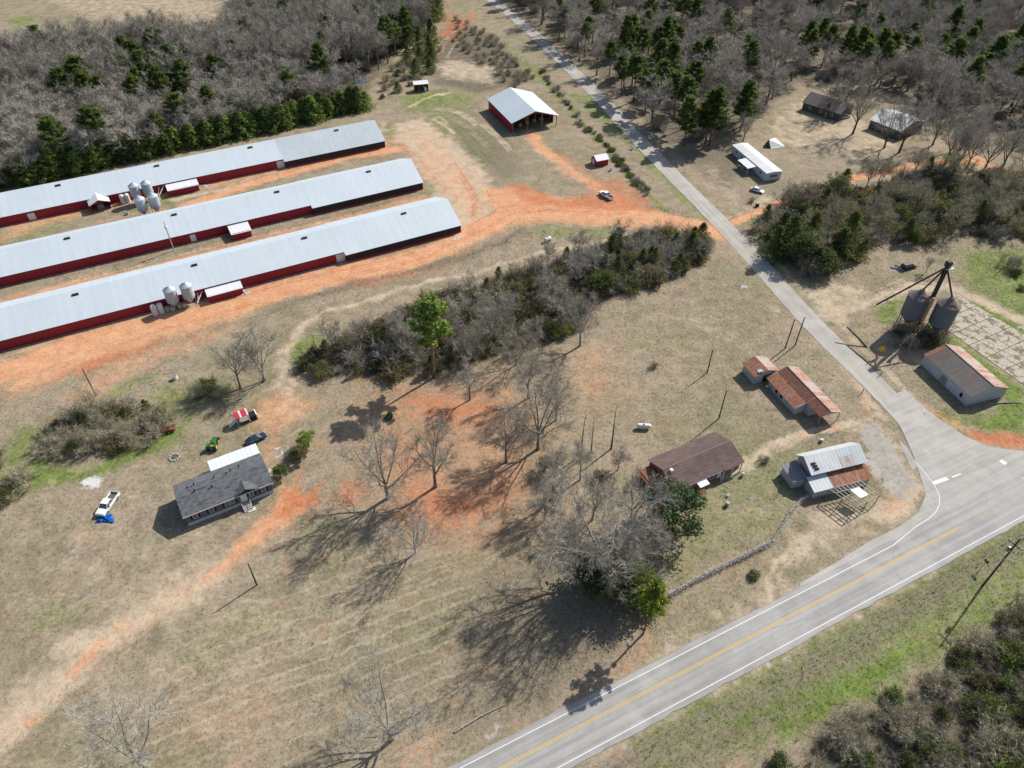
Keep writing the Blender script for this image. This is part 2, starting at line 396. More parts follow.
gpoly('clay', [(285, 440), (270, 430), (255, 450), (272, 470)], .5, 4)
gpoly('red', [(300, 465), (305, 490), (328, 482), (326, 500), (300, 512), (280, 520), (290, 490)], .9, 4)
gpoly('clay', [(285, 480), (310, 495), (300, 520), (260, 545), (215, 575), (205, 570), (240, 540), (280, 510)], .95, 4)
gline('clay', [(240, 555), (190, 590), (130, 630), (80, 668), (20, 725), (-40, 770)], 6, .3, 6)
gline('pale', [(215, 570), (150, 610), (80, 655), (20, 715), (-40, 760)], 8, .8, 6)
for a, b in (((75, 672), (100, 648)), ((118, 627), (124, 622)), ((30, 720), (42, 713)), ((205, 577), (212, 573))): gline('clay', [a, b], 1.6, .9, 2)
gpoly('red', [(395, 385), (470, 390), (520, 395), (500, 420), (440, 430), (400, 410)], .62, 12)
gpoly('red', [(345, 480), (372, 480), (365, 510), (345, 505)], .7, 6)
gpoly('red', [(395, 470), (470, 490), (530, 470), (500, 520), (430, 540), (395, 520)], .68, 12)
gpoly('red', [(380, 430), (410, 425), (420, 480), (395, 490)], .5, 8)
gpoly('clay', [(350, 380), (500, 365), (560, 400), (560, 480), (540, 540), (470, 560), (400, 540), (340, 500)], .48, 26)
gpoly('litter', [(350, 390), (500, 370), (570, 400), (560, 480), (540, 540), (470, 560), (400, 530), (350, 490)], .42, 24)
gpoly('clay', [(560, 340), (620, 340), (640, 400), (580, 420), (540, 380)], .4, 18)
gpoly('clay', [(140, 700), (260, 660), (340, 700), (240, 768), (150, 768)], .3, 16)
gpoly('clay', [(400, 730), (450, 735), (440, 768), (400, 768)], .5, 8)
gpoly('pale', [(0, 520), (120, 500), (300, 560), (420, 600), (560, 640), (400, 700), (200, 768), (0, 768)], .25, 30)
gpoly('red', [(440, 8), (462, 14), (476, 24), (455, 44), (438, 30)], .55, 14)
gline('red', [(474, 14), (455, 27), (444, 36)], 5, .8, 5)
ruts([(478, 8), (462, 24), (446, 40), (436, 60)], 9, 12, 21, ('red', 'litter', 'pale'))
ruts([(436, 72), (455, 70), (480, 74), (500, 78)], 10, 14, 22, ('litter', 'pale', 'green'), wid=(.6, 1.6))
ruts([(425, 112), (450, 112), (480, 140), (500, 165)], 11, 16, 23, ('litter', 'pale', 'green'), wid=(.5, 1.4))
gpoly('pale', [(436, 66), (455, 58), (495, 68), (490, 84), (460, 82), (438, 78)], .7, 10)
gpoly('pale', [(395, 40), (405, 30), (415, 50), (400, 58)], .7, 4)
gline('pale', [(412, 105), (432, 97), (450, 93)], 2, .8)
for P, q in (([(0, 215), (100, 195), (250, 165), (380, 140), (400, 150), (250, 180), (100, 215), (0, 240)], .6), ([(0, 300), (150, 268), (300, 232), (420, 195), (428, 205), (300, 245), (150, 282), (0, 320)], .75), ([(0, 350), (100, 325), (300, 275), (460, 236), (470, 244), (300, 290), (100, 345), (0, 385)], .45)): gpoly('clay', P, q, 6)
# right side
gline('clay', [(722, 226), (748, 216), (790, 201), (830, 186), (856, 178), (900, 168), (935, 163), (975, 161), (1000, 168), (1040, 176), (1100, 190)], 4.0, .9, 2)
gline('pale', [(722, 224), (748, 215), (790, 200), (850, 179)], 3.0, .45, 2)
gline('clay', [(950, 140), (962, 148), (985, 160)], 3.5, .8, 2)
gpoly('pale', [(742, 218), (757, 196), (780, 195), (770, 212)], .6, 5)
gpoly('pale', [(775, 115), (800, 95), (850, 110), (900, 145), (880, 165), (800, 150), (770, 140)], .55, 8)
gpoly('litter', [(690, 165), (720, 160), (750, 190), (790, 170), (830, 165), (760, 210), (735, 212)], .35, 8)
gpoly('pale', [(690, 170), (712, 160), (745, 190), (745, 212), (730, 210)], .35, 6)
gline('pale', [(825, 318), (850, 306), (880, 296), (915, 284), (950, 288), (990, 304), (1040, 330)], 4.0, .8, 3)
gpoly('pale', [(800, 290), (850, 280), (870, 296), (840, 325), (815, 312)], .65, 5)
gpoly('litter', [(845, 290), (890, 268), (910, 272), (860, 300)], .35, 5)
gpoly('gravel', [(1015, 320), (1030, 328), (1030, 340)], .6, 3)
gline('clay', [(930, 405), (960, 428), (990, 440), (1040, 440)], 3, .6, 3)
gpoly('red', [(965, 428), (1000, 428), (1040, 432), (1040, 445), (1000, 444), (975, 440)], .85, 3)
gpoly('pale', [(880, 395), (930, 415), (975, 440), (1024, 448), (1024, 455), (975, 448), (925, 424)], .7, 2)
# sheds and store
gline('pale', [(745, 466), (765, 450), (795, 437), (835, 428), (870, 424)], 2.8, .8, 2)
gline('clay', [(800, 436), (840, 427)], 1.5, .6, 2)
gpoly('gravel', [(866, 426), (880, 428), (900, 455), (918, 485), (905, 500), (880, 478), (868, 450)], .95, 3)
gpoly('pale', [(860, 425), (885, 425), (905, 455), (930, 490), (915, 513), (890, 524), (868, 518), (880, 495), (905, 490), (885, 462), (868, 440)], .75, 4)
gpoly('clay', [(885, 500), (912, 488), (918, 505), (895, 518)], .5, 4)
gline('pale', [(665, 640), (760, 592), (800, 565), (850, 535), (890, 520), (915, 505)], 2.0, .35, 3)
gpoly('pale', [(780, 545), (810, 515), (860, 510), (885, 520), (830, 552), (800, 566)], .6, 4)
gline('pale', [(766, 600), (764, 580), (772, 562), (790, 545), (810, 535)], 1.2, .8, 1.2)
gline('pale', [(776, 596), (775, 578), (782, 564), (798, 550)], 1.0, .7, 1.2)
gpoly('gravel', [(810, 535), (822, 530), (826, 538), (815, 544)], .7, 2)
gline('clay', [(832, 345), (845, 365), (862, 395), (872, 415)], 1.2, .55, 1.5)
gline('pale', [(790, 300), (830, 345), (868, 400), (878, 420)], 3, .4, 3)
gline('pale', [(725, 238), (790, 305), (850, 372), (885, 420)], 2.0, .7, 1.5, .3)
gline('pale', [(757, 240), (800, 285), (850, 335), (900, 385), (940, 424)], 2.0, .6, 1.5, .3)
gline('pale', [(640, 664), (740, 612), (800, 583)], 1.0, .5, 1.2, .3)
gline('pale', [(590, 764), (700, 700), (820, 632), (1000, 540)], 1.2, .45, 1.5, .3)
gpoly('clay', [(640, 620), (670, 640), (640, 665), (600, 690), (590, 680)], .35, 5)
gpoly('white', [(84, 480), (88, 476), (100, 475), (105, 480), (101, 487), (90, 489), (84, 485)], .8, 2.5, .9)
gpoly('white', [(168, 458), (176, 453), (184, 457), (178, 462)], .35, 1.5, .6)
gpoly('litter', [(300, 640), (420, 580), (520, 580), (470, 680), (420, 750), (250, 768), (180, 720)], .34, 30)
gline('litter', [(600, 790), (700, 730), (830, 655), (1000, 555), (1100, 500)], 7, .5, 5)
gline('litter', [(640, 800), (720, 750), (800, 700)], 6, .5, 6)
gpoly('rows', [(200, 640), (400, 560), (560, 560), (470, 680), (430, 768), (120, 768)], 1, 25)
gpoly('pale', [(0, -20), (60, 8), (100, 26), (150, 16), (190, 28), (230, 12), (262, 6), (300, -20), (330, -110), (-200, -110), (-200, 30)], .45, 8)
gpoly('clay', [(100, 24), (140, 10), (200, 8), (190, 25), (150, 16)], .25, 6)
gpoly('litter', [(60, 10), (100, 24), (150, 16), (120, 8)], .4, 6)
gpoly('clay', [(350, 10), (420, 40), (395, 62), (345, 55)], .25, 10)

ruts(MAIN, 5.0, 26, 1)
ruts([(400, 130), (430, 145), (455, 175), (475, 205), (470, 232), (430, 252)], 9, 24, 2, ('clay', 'red', 'litter'))
ruts([(700, 226), (620, 212), (540, 204), (500, 200), (480, 215)], 5, 16, 3)
ruts([(528, 132), (550, 156), (600, 190), (640, 208)], 4, 14, 4)
ruts([(722, 226), (790, 201), (856, 178), (935, 163), (1000, 168), (1090, 190)], 2.2, 14, 5, ('pale', 'red'))
ruts([(396, 150), (340, 160), (270, 178), (200, 200)], 3, 10, 6, ('pale', 'red', 'litter'))
ruts([(420, 200), (340, 222), (260, 242), (160, 268), (0, 305)], 4, 14, 7, ('red', 'litter', 'pale'))
ruts([(320, 490), (285, 520), (240, 555), (190, 590), (130, 630), (60, 690), (0, 740)], 4, 18, 8, ('pale', 'clay', 'litter'), s=(.3, .6))
ruts([(745, 466), (765, 450), (795, 437), (835, 428), (870, 424)], 2.0, 8, 9, ('pale', 'litter'))
ruts([(820, 312), (850, 306), (880, 296), (915, 284), (950, 288), (990, 304), (1040, 330)], 3, 10, 10, ('pale', 'litter'))
ruts([(0, 450), (120, 470), (200, 400), (290, 380)], 14, 10, 11, ('litter', 'pale'), s=(.25, .5))
ruts([(0, 600), (130, 560), (260, 620), (420, 560), (560, 500)], 26, 16, 12, ('litter', 'pale'), s=(.2, .45))
ruts([(690, 300), (760, 330), (820, 390), (860, 420)], 14, 12, 13, ('litter', 'pale'), s=(.25, .5))
hz = (fbm(gx, gy, 0.02, 41) - 0.5) * 0.0 + (fbm(gx, gy, 0.9, 51, 2) - 0.5) * 0.10
near = (np.abs(gx) < 590) & (gy < 790) & (gy > -50)
hz = np.where(near, hz, 0)
# keep the earth clear of the sheets laid on it
HW_L = [(520, 735), (760, 616), (932.5, 517.5)]
def flat_line(px, w):
    P = wpts(px); i = sel(P, w + 3)
    v = np.clip((segdist(gx[i], gy[i], P) - w) / 2.0, 0, 1); hz[i] = hz[i] * v - 0.06 * (1 - v)
_hc = [at(571, 732), at(960, 527.5)]
_hd = (_hc[1] - _hc[0]).normalized()
HWC = [_hc[0] - _hd * 420, _hc[1] + _hd * 420]
for q_ in (-5.2, 5.4):
    W_ = [(p.x - _hd.y * q_, p.y + _hd.x * q_) for p in HWC]; i = sel(W_, 4); v = np.clip((1.5 - segdist(wx[i], wy[i], W_)) / 1.6, 0, 1) * .38; LAY['gravel'][i] = np.maximum(LAY['gravel'][i], v)
i = sel([tuple(p)[:2] for p in HWC], 20)
v = np.clip((segdist(gx[i], gy[i], [tuple(p)[:2] for p in HWC]) - 5.6) / 2.0, 0, 1); hz[i] = hz[i] * v - 0.06 * (1 - v)
ROADC = [(478, -12), (496, 3), (527, 27), (594, 91), (632, 133), (662, 164), (714, 216), (743, 246), (783, 291), (823, 335), (864.5, 374), (915, 426), (957, 470), (985, 500)]
flat_line(ROADC, 5.0)
def flat_poly(px):
    P = wpts(px); i = sel(P, 4); d = segdist(gx[i], gy[i], P, True); d = np.where(inside(gx[i], gy[i], P), -d, d)
    v = np.clip(d / 2.0, 0, 1); hz[i] = hz[i] * v - 0.06 * (1 - v)
JUNC = [(905, 430), (915, 462), (932, 490), (937, 500), (925, 520), (880, 548), (1000, 500), (1060, 470), (1030, 450), (985, 446), (955, 428), (935, 415)]
flat_poly(JUNC)
PAD = [(957, 294), (1030, 338), (1040, 396), (949, 331)]
flat_poly(PAD)

me = bpy.data.meshes.new('ground')
nv = gx.size
me.vertices.add(nv)
me.vertices.foreach_set('co', np.stack([gx, gy, hz], 1).astype(np.float32).ravel())
ii, jj = np.meshgrid(np.arange(NXg - 1), np.arange(NYg - 1)); a = (jj * NXg + ii).ravel()
q = np.stack([a, a + 1, a + 1 + NXg, a + NXg], 1).astype(np.int32); nf = len(q)
me.loops.add(nf * 4); me.polygons.add(nf)
me.loops.foreach_set('vertex_index', q.ravel())
me.polygons.foreach_set('loop_start', np.arange(0, nf * 4, 4, dtype=np.int32))
me.polygons.foreach_set('use_smooth', np.ones(nf, bool))
me.update()
for nm, ks in (('soil_a', ('clay', 'pale', 'green', 'litter')), ('soil_b', ('gravel', 'white', 'red', 'rows'))):
    at_ = me.color_attributes.new(nm, 'FLOAT_COLOR', 'POINT')
    at_.data.foreach_set('color', np.stack([LAY[k] for k in ks], 1).astype(np.float32).ravel())

t = NT('ground_soil'); o = t.objco()
ga = t.n('ShaderNodeAttribute', attribute_name='soil_a'); gb = t.n('ShaderNodeAttribute', attribute_name='soil_b')
sa = t.n('ShaderNodeSeparateColor'); t.put(sa.inputs[0], ga.outputs['Color']); sb = t.n('ShaderNodeSeparateColor'); t.put(sb.inputs[0], gb.outputs['Color'])
clay, pale, green, litter = sa.outputs[0], sa.outputs[1], sa.outputs[2], ga.outputs['Alpha']
gravel, white, red, rows = sb.outputs[0], sb.outputs[1], sb.outputs[2], gb.outputs['Alpha']
nL = t.noise(o, 0.045, 4, 0.6); nM = t.noise(o, 0.28, 5, 0.65, 0.4); nS = t.noise(o, 1.3, 5, 0.7); nF = t.noise(o, 5.0, 4, 0.75); nG = t.noise(o, 0.6, 6, 0.7, 1.0)
mott = t.math('ADD', t.math('MULTIPLY', nM, 0.27), t.math('ADD', t.math('MULTIPLY', nS, 0.35), t.math('MULTIPLY', nF, 0.38)))
def mask(m, n, amt, lo=0.32, hi=0.68):
    return t.ramp(t.math('ADD', m, t.math('MULTIPLY', t.math('SUBTRACT', n, 0.5), t.math('MULTIPLY', amt, t.ramp(m, 0.0, 0.22)))), lo, hi)
straw = t.mix(t.ramp(mott, 0.36, 0.64), (0.158, 0.127, 0.088), (0.395, 0.325, 0.235))
straw = t.mix(t.math('MULTIPLY', t.ramp(nL, 0.45, 0.62), 0.5), straw, t.mix(t.ramp(mott, 0.36, 0.64), (0.115, 0.108, 0.058), (0.31, 0.275, 0.175)))
straw = t.mix(t.math('MULTIPLY', t.ramp(t.noise(o, 0.16, 5, 0.65), 0.55, 0.68), 0.45), straw, (0.38, 0.225, 0.135))
straw = t.mix(t.math('MULTIPLY', t.ramp(t.noise(o, 0.11, 5, 0.7), 0.56, 0.66), 0.5), straw, (0.155, 0.125, 0.09))
olive = t.math('MULTIPLY', t.ramp(t.noise(o, 0.028, 5, 0.65, 0.8), 0.47, 0.60), 0.42)
straw = t.mix(olive, straw, t.mix(t.ramp(mott, 0.36, 0.64), (0.100, 0.098, 0.048), (0.275, 0.255, 0.150)))
# faint mowing rows
rot = t.mapv(o, (1, 1, 1), (0, 0, -ang((268.5, 667), (383.5, 623.5))))
sp = t.n('ShaderNodeSeparateXYZ'); t.put(sp.inputs[0], rot)
roww = t.math('SINE', t.math('ADD', t.math('MULTIPLY', sp.outputs[1], 2 * math.pi / 2.9), t.math('ADD', t.math('MULTIPLY', nM, 3.5), t.math('MULTIPLY', nL, 9.0))))
straw = t.mix(t.math('MULTIPLY', t.math('MULTIPLY', rows, t.ramp(t.math('ADD', roww, t.math('MULTIPLY', t.math('SUBTRACT', nS, 0.5), 1.2)), 0.62, 1.1)), 0.5), straw, (0.47, 0.40, 0.30))
c = straw
gr = t.mix(t.ramp(mott, 0.36, 0.64), (0.050, 0.082, 0.014), (0.195, 0.285, 0.052))
c = t.mix(t.math('MULTIPLY', mask(green, nG, 1.6, 0.12, 0.82), 0.88), c, gr)
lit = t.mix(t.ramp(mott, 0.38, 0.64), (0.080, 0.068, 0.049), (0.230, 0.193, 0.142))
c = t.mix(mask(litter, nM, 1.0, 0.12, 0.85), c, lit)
pl = t.mix(t.ramp(mott, 0.36, 0.66), (0.355, 0.275, 0.190), (0.585, 0.480, 0.360))
c = t.mix(t.math('MULTIPLY', mask(pale, nM, 1.1, 0.12, 0.88), 0.88), c, pl)
cl = t.mix(t.ramp(mott, 0.36, 0.64), (0.43, 0.190, 0.090), (0.70, 0.395, 0.228))
c = t.mix(t.math('MULTIPLY', mask(clay, nG, 1.1, 0.12, 0.9), 0.88), c, cl)
rd = t.mix(t.ramp(mott, 0.36, 0.64), (0.31, 0.090, 0.040), (0.57, 0.235, 0.118))
c = t.mix(t.math('MULTIPLY', mask(red, nG, 1.2, 0.14, 0.9), 0.85), c, rd)
gv = t.mix(t.ramp(mott, 0.38, 0.62), (0.24, 0.22, 0.195), (0.42, 0.385, 0.34))
c = t.mix(mask(gravel, nM, 1.8, 0.35, 0.65), c, gv)
c = t.mix(mask(white, nS, 0.8), c, t.mix(nS, (0.42, 0.42, 0.41), (0.66, 0.66, 0.64)))
t.bump(mott, 0.75, 0.22)
t.b.inputs['Specular IOR Level'].default_value = 0.1
me.materials.append(t.done(c, 0.95))
GROUND = tag(link('ground', me), kind='structure')

# ------------------------------------------------------------------ roads
def M_asphalt(name, dark, light, heading, period=1.75, track=0.35):
    t = NT(name); o = t.objco()
    rr = t.mapv(o, (1, 1, 1), (0, 0, -heading)); st = t.mapv(rr, (0.03, 1.0, 1.0))
    n = t.noise(o, 0.25, 5, 0.6); f = t.noise(o, 6, 3, 0.7); lw = t.noise(st, 0.9, 4, 0.6)
    k = t.math('ADD', t.math('MULTIPLY', n, 0.35), t.math('ADD', t.math('MULTIPLY', f, 0.2), t.math('MULTIPLY', lw, 0.45)))
    c = t.mix(t.ramp(k, 0.38, 0.62), dark, light)
    sy = t.n('ShaderNodeSeparateXYZ'); t.put(sy.inputs[0], rr); wp = t.math('SINE', t.math('ADD', t.math('MULTIPLY', sy.outputs[1], 2 * math.pi / period), t.math('MULTIPLY', lw, 2.0)))
    c = t.mix(t.math('MULTIPLY', t.ramp(wp, 0.0, 1.0), track), c, tuple(x * 0.78 for x in dark))
    c = t.mix(t.math('MULTIPLY', t.ramp(t.noise(o, 0.07, 4, 0.7), 0.5, 0.62), 0.35), c, tuple(min(1, x * 1.15) for x in light))
    crack = t.n('ShaderNodeTexVoronoi', feature='DISTANCE_TO_EDGE'); t.put(crack.inputs['Vector'], t.mapv(rr, (0.10, 0.22, 1))); crack.inputs['Scale'].default_value = 1.0
    c = t.mix(t.math('MULTIPLY', t.ramp(crack.outputs['Distance'], 0.012, 0.0), t.math('MULTIPLY', t.ramp(n, 0.5, 0.6), 0.35)), c, tuple(x * 0.55 for x in dark))
    t.bump(f, 0.2, 0.01)
    return t.done(c, 0.85)
HEAD = math.atan2(_hd.y, _hd.x)
M['asphalt'] = M_asphalt('asphalt_worn', (0.262, 0.255, 0.244), (0.352, 0.344, 0.332), HEAD)
M['asphalt2'] = M_asphalt('asphalt_old', (0.300, 0.282, 0.256), (0.405, 0.383, 0.350), ang(ROADC[7], ROADC[10]), track=0.06)
M['apron'] = M_asphalt('asphalt_apron', (0.292, 0.278, 0.257), (0.390, 0.373, 0.348), HEAD, track=0.0)
M['asphalt3'] = M_asphalt('asphalt_patch', (0.17, 0.16, 0.15), (0.245, 0.235, 0.222), HEAD)
def M_mark(name, col, wear):
    t = NT(name); o = t.objco(); n = t.noise(o, 2.5, 5, 0.7)
    return t.done(t.mix(t.ramp(n, wear - 0.12, wear + 0.12), tuple(0.5 * x + 0.13 for x in col), col), 0.7)
M['mark_white'] = M_mark('road_paint_white', (0.66, 0.66, 0.64), 0.38)
M['mark_yellow'] = M_mark('road_paint_yellow', (0.58, 0.38, 0.07), 0.38)
M['mark_faded'] = M_mark('road_paint_faded_yellow', (0.47, 0.36, 0.16), 0.5)
HN = Vector((-_hd.y, _hd.x, 0))
def offs(p): return (Vector(p) - _hc[0]).dot(HN)
OL = offs(at(640, 675.5)); OLs = (offs(at(520, 735)) + offs(at(760, 616))) / 2; OR = (offs(at(625, 732)) + offs(at(882.5, 592))) / 2
def hstrip(name, s0, s1, o0, o1, z, mat, kind='structure', wob=0.0, n=60):
    mb = MB(); vs = []
    for k in range(n + 1):
        s = s0 + (s1 - s0) * k / n
        for o, e in ((o0, -1), (o1, 1)):
            w = wob * (rng.random() - 0.5)
            p = _hc[0] + _hd * s + HN * (o + w); vs.append((p.x, p.y, z))
    mb.add(vs, [(2 * k, 2 * k + 2, 2 * k + 3, 2 * k + 1) for k in range(n)])
    return tag(mb.build(name, mat), kind=kind)
lo_, hi_ = min(OLs, OR), max(OLs, OR)
SX = lambda px, py: (at(px, py) - _hc[0]).dot(_hd)
hstrip('highway', -400, 420, lo_ - 0.9, hi_ + 1.0, 0.020, M['asphalt'], wob=0.35, n=400)
def strip_pts(name, C, w0, w1, z, mat, wob=0.0, sub=12, clip=None, dash=None):
    P = []
    for i in range(len(C) - 1):
        for k in range(sub): P.append(C[i].lerp(C[i + 1], k / sub))
    P.append(C[-1])
    mb = MB(); vs = []
    for i, p in enumerate(P):
        d = (P[min(i + 1, len(P) - 1)] - P[max(i - 1, 0)]).normalized(); nn = Vector((-d.y, d.x, 0))
        for o in (w0, w1):
            q = p + nn * (o + wob * (rng.random() - .5)); vs.append((q.x, q.y, z))
    mb.add(vs, [(2 * k, 2 * k + 2, 2 * k + 3, 2 * k + 1) for k in range(len(P) - 1)])
    return tag(mb.build(name, mat), kind='structure')
def smooth(P, it=2):
    for _ in range(it):
        Q = [P[0]]
        for a, b in zip(P[:-1], P[1:]): Q += [a.lerp(b, .25), a.lerp(b, .75)]
        P = Q + [P[-1]]
    return P
RC = smooth([at(*p) for p in ROADC])
strip_pts('county_road', RC, -3.1, 3.1, 0.012, M['asphalt2'], wob=0.3, sub=4)
def sheet(name, px, z, mat, kind='structure'):
    bm = bmesh.new(); vs = [bm.verts.new(at(x, y, z)) for x, y in px]; f = bm.faces.new(vs)
    if f.normal.z < 0: f.normal_flip()
    bmesh.ops.triangulate(bm, faces=[f]); me = bpy.data.meshes.new(name); bm.to_mesh(me); bm.free(); me.materials.append(mat)
    return tag(link(name, me), kind=kind)
sheet('junction_apron', [(884, 398), (902, 430), (912, 452), (920, 475), (926, 495), (918, 513), (900, 526), (870, 541), (835, 563), (800, 583), (800, 598), (960, 522), (1060, 480), (1060, 446), (1024, 451), (1005, 449), (985, 445), (965, 436), (945, 423), (925, 408), (905, 390)], 0.016, M['apron'])
sheet('asphalt_patch', [(899, 440), (907, 447), (918, 466), (912, 470), (905, 455)], 0.020, M['asphalt2'])
sB = SX(958, 528)
hstrip('edge_line', -400, SX(890, 541), OLs - 0.07, OLs + 0.07, 0.0255, M['mark_white'], n=80)
hstrip('edge_line', SX(1011, 470), 420, OLs - 0.07, OLs + 0.07, 0.0255, M['mark_white'], n=40)
hstrip('edge_line', -400, 420, OR - 0.07, OR + 0.07, 0.0255, M['mark_white'], n=80)
mid = (lo_ + hi_) / 2
off_c = (offs(at(571, 732)) + offs(at(696, 665)) + offs(at(835, 592))) / 3
for o in (-0.16, 0.16):
    hstrip('centre_line', -400, sB, off_c + o - 0.065, off_c + o + 0.065, 0.0255, M['mark_yellow'], n=80)
    hstrip('centre_line', sB + 0.2, sB + 9, off_c + o - 0.04, off_c + o + 0.04, 0.0255, M['mark_faded'], n=8)
    hstrip('centre_line', sB + 30, 420, off_c + o - 0.05, off_c + o + 0.05, 0.0255, M['mark_yellow'], n=30)
crv = smooth([_hc[0] + _hd * SX(889, 541) + HN * OLs + Vector((0, 0, 0))] + [at(*p) for p in [(915, 527), (932.5, 516.5), (940, 505), (939.5, 495), (933, 483), (925, 473), (916, 462.5)]])
strip_pts('edge_line', crv, -0.07, 0.07, 0.0262, M['mark_white'], sub=3)
sheet('stop_line', [(932.2, 481.5), (934.5, 484.8), (949.5, 479.4), (945.5, 477)], 0.028, M['mark_white'])
sheet('stop_line', [(951.5, 476.6), (952.5, 477.8), (961.5, 474), (960.5, 473.2)], 0.028, M['mark_white'])
sheet('junction_marking', [(999, 461), (1002, 459.5), (1007.5, 463), (1004.5, 465)], 0.028, M['mark_white'])
yc = smooth([at(*p) for p in ROADC[1:13]])
strip_pts('centre_line', yc, -0.14, -0.05, 0.0162, M['mark_faded'], sub=4)
strip_pts('centre_line', yc, 0.05, 0.14, 0.0162, M['mark_faded'], sub=4)
# old concrete pad beside the grain bins
t = NT('concrete_old'); o = t.objco(); rr = t.mapv(o, (1, 1, 1), (0, 0, -ang((957, 294), (1030, 338))))
br = t.n('ShaderNodeTexBrick', offset=0.0); t.put(br.inputs['Vector'], rr)
br.inputs['Scale'].default_value = 1.0; br.inputs['Brick Width'].default_value = 5.2; br.inputs['Row Height'].default_value = 5.0; br.inputs['Mortar Size'].default_value = 0.10
for k_, v_ in (('Color1', (1, 1, 1, 1)), ('Color2', (.82, .82, .82, 1)), ('Mortar', (0, 0, 0, 1))): br.inputs[k_].default_value = v_
n1 = t.noise(o, 0.5, 6, 0.7, 0.6); n2 = t.noise(o, 2.5, 5, 0.7)
cc = t.mix(t.ramp(n2, 0.35, 0.65), (0.27, 0.235, 0.185), (0.50, 0.45, 0.38))
cc = t.mix(t.ramp(n1, 0.50, 0.58), cc, t.mix(n2, (0.10, 0.085, 0.05), (0.25, 0.20, 0.13)))
cc = t.mix(t.ramp(br.outputs['Color'], 0.6, 0.1), cc, (0.07, 0.075, 0.03))
t.bump(n2, 0.4, 0.03)
M['concrete'] = t.done(cc, 0.95)
sheet('concrete_pad', PAD, 0.03, M['concrete'])

# ------------------------------------------------------------------ trees
def rvec(): 
    return Vector((rng.gauss(0, 1), rng.gauss(0, 1), rng.gauss(0, 1))).normalized()
def bend(p, d, L, n, up=0.0, jit=0.12):
    P = [Vector(p)]; d = Vector(d).normalized()
    for _ in range(n):
        d = (d + Vector((0, 0, up)) + rvec() * jit).normalized(); P.append(P[-1] + d * (L / n))
    return P, d
def along(P, t):
    k = t * (len(P) - 1); i = min(int(k), len(P) - 2); return P[i].lerp(P[i + 1], k - i), (P[i + 1] - P[i]).normalized()
def side(d, a):
    o = d.orthogonal().normalized(); o.rotate(Matrix.Rotation(rng.random() * 6.283, 3, d)); return (d * math.cos(a) + o * math.sin(a)).normalized()
def blade(mb, p, d, L, w):
    o = d.cross(rvec()); o = o.normalized() if o.length > 1e-4 else d.orthogonal()
    q = p + d * L; mb.add([p - o * w, p + o * w, q], [(0, 1, 2)])
def bare_tree(h, spread=0.42, limbs=5, fork=0.32, bl=8, tw=7, tl=5, lean=0.03, w=0.019, lt=.085, stems=1, up=0.10):
    tr = MB(); cr = MB()
    for st in range(stems):
        base = Vector((0, 0, -0.2)) if stems == 1 else Vector((rng.uniform(-.6, .6), rng.uniform(-.6, .6), -0.2))
        tilt = lean if stems == 1 else 0.22
        P, d = bend(base, Vector((rng.uniform(-tilt, tilt), rng.uniform(-tilt, tilt), 1)), h * fork, 4, 0.05, 0.05)
        r0 = h * 0.018 / math.sqrt(stems)
        tr.tube(P, [r0 * 1.35, r0 * 1.02, r0 * .95, r0 * .9, r0 * .82], 8)
        tips = [(P[-1], d)]
        for k in range(limbs):
            if k == 0: dd = (d + rvec() * .15).normalized(); L = h * (1 - fork) * .92
            else:
                az = 6.283 * (k + rng.random() * .6) / (limbs - 1); el = rng.uniform(.5, 1.0) * spread * 1.9
                dd = Vector((math.cos(az) * math.sin(el), math.sin(az) * math.sin(el), math.cos(el))); L = h * (1 - fork) * rng.uniform(.72, .98)
            s = P[-1] if k < 3 else along(P, rng.uniform(.6, .95))[0]
            Q, _ = bend(s, dd, L, 6, up * .5, .13)
            rl = r0 * rng.uniform(.42, .6)
            tr.tube(Q, [rl * (1 - .85 * i / 6) for i in range(7)], 5, cap=False)
            for b in range(bl):
                tt = .18 + .8 * (b + rng.random() * .7) / bl
                p, d1 = along(Q, min(tt, .99)); LB = h * spread * rng.uniform(.45, .8) * (1.15 - .75 * tt)
                B, _ = bend(p, side(d1, rng.uniform(.6, 1.15)), LB, 4, up, .16)
                rb = rl * .36 * (1.1 - .7 * tt)
                tr.tube(B, [rb, rb * .7, rb * .5, rb * .32, rb * .15], 3, cap=False)
                for q in range(tw):
                    t2 = .2 + .8 * (q + rng.random()) / tw
                    p2, d2 = along(B, min(t2, .99)); LT = h * lt * rng.uniform(.6, 1.25)
                    T, _ = bend(p2, side(d2, rng.uniform(.45, 1.0)), LT, 2, up, .2)
                    cr.tube(T, [w * 1.5, w, w * .5], 3, cap=False)
                    for x in range(tl):
                        p3, d3 = along(T, rng.random() * .98)
                        blade(cr, p3, (side(d3, rng.uniform(.3, .95)) + Vector((0, 0, up))).normalized(), LT * rng.uniform(.5, 1.0), w)
    return tr, cr
def leafball(mb, c, r, n, s, flat=1.0, shell=.35):
    c = Vector(c)
    for _ in range(n):
        v = rvec(); v.z *= flat
        p = c + v * r * (shell + (1 - shell) * rng.random() ** .6)
        a = rvec(); b = a.orthogonal().normalized(); q = a.cross(b)
        k = s * rng.uniform(.6, 1.3)
        mb.add([p + b * k, p - b * k * .5 + q * k * .8, p - b * k * .5 - q * k * .8], [(0, 1, 2)])
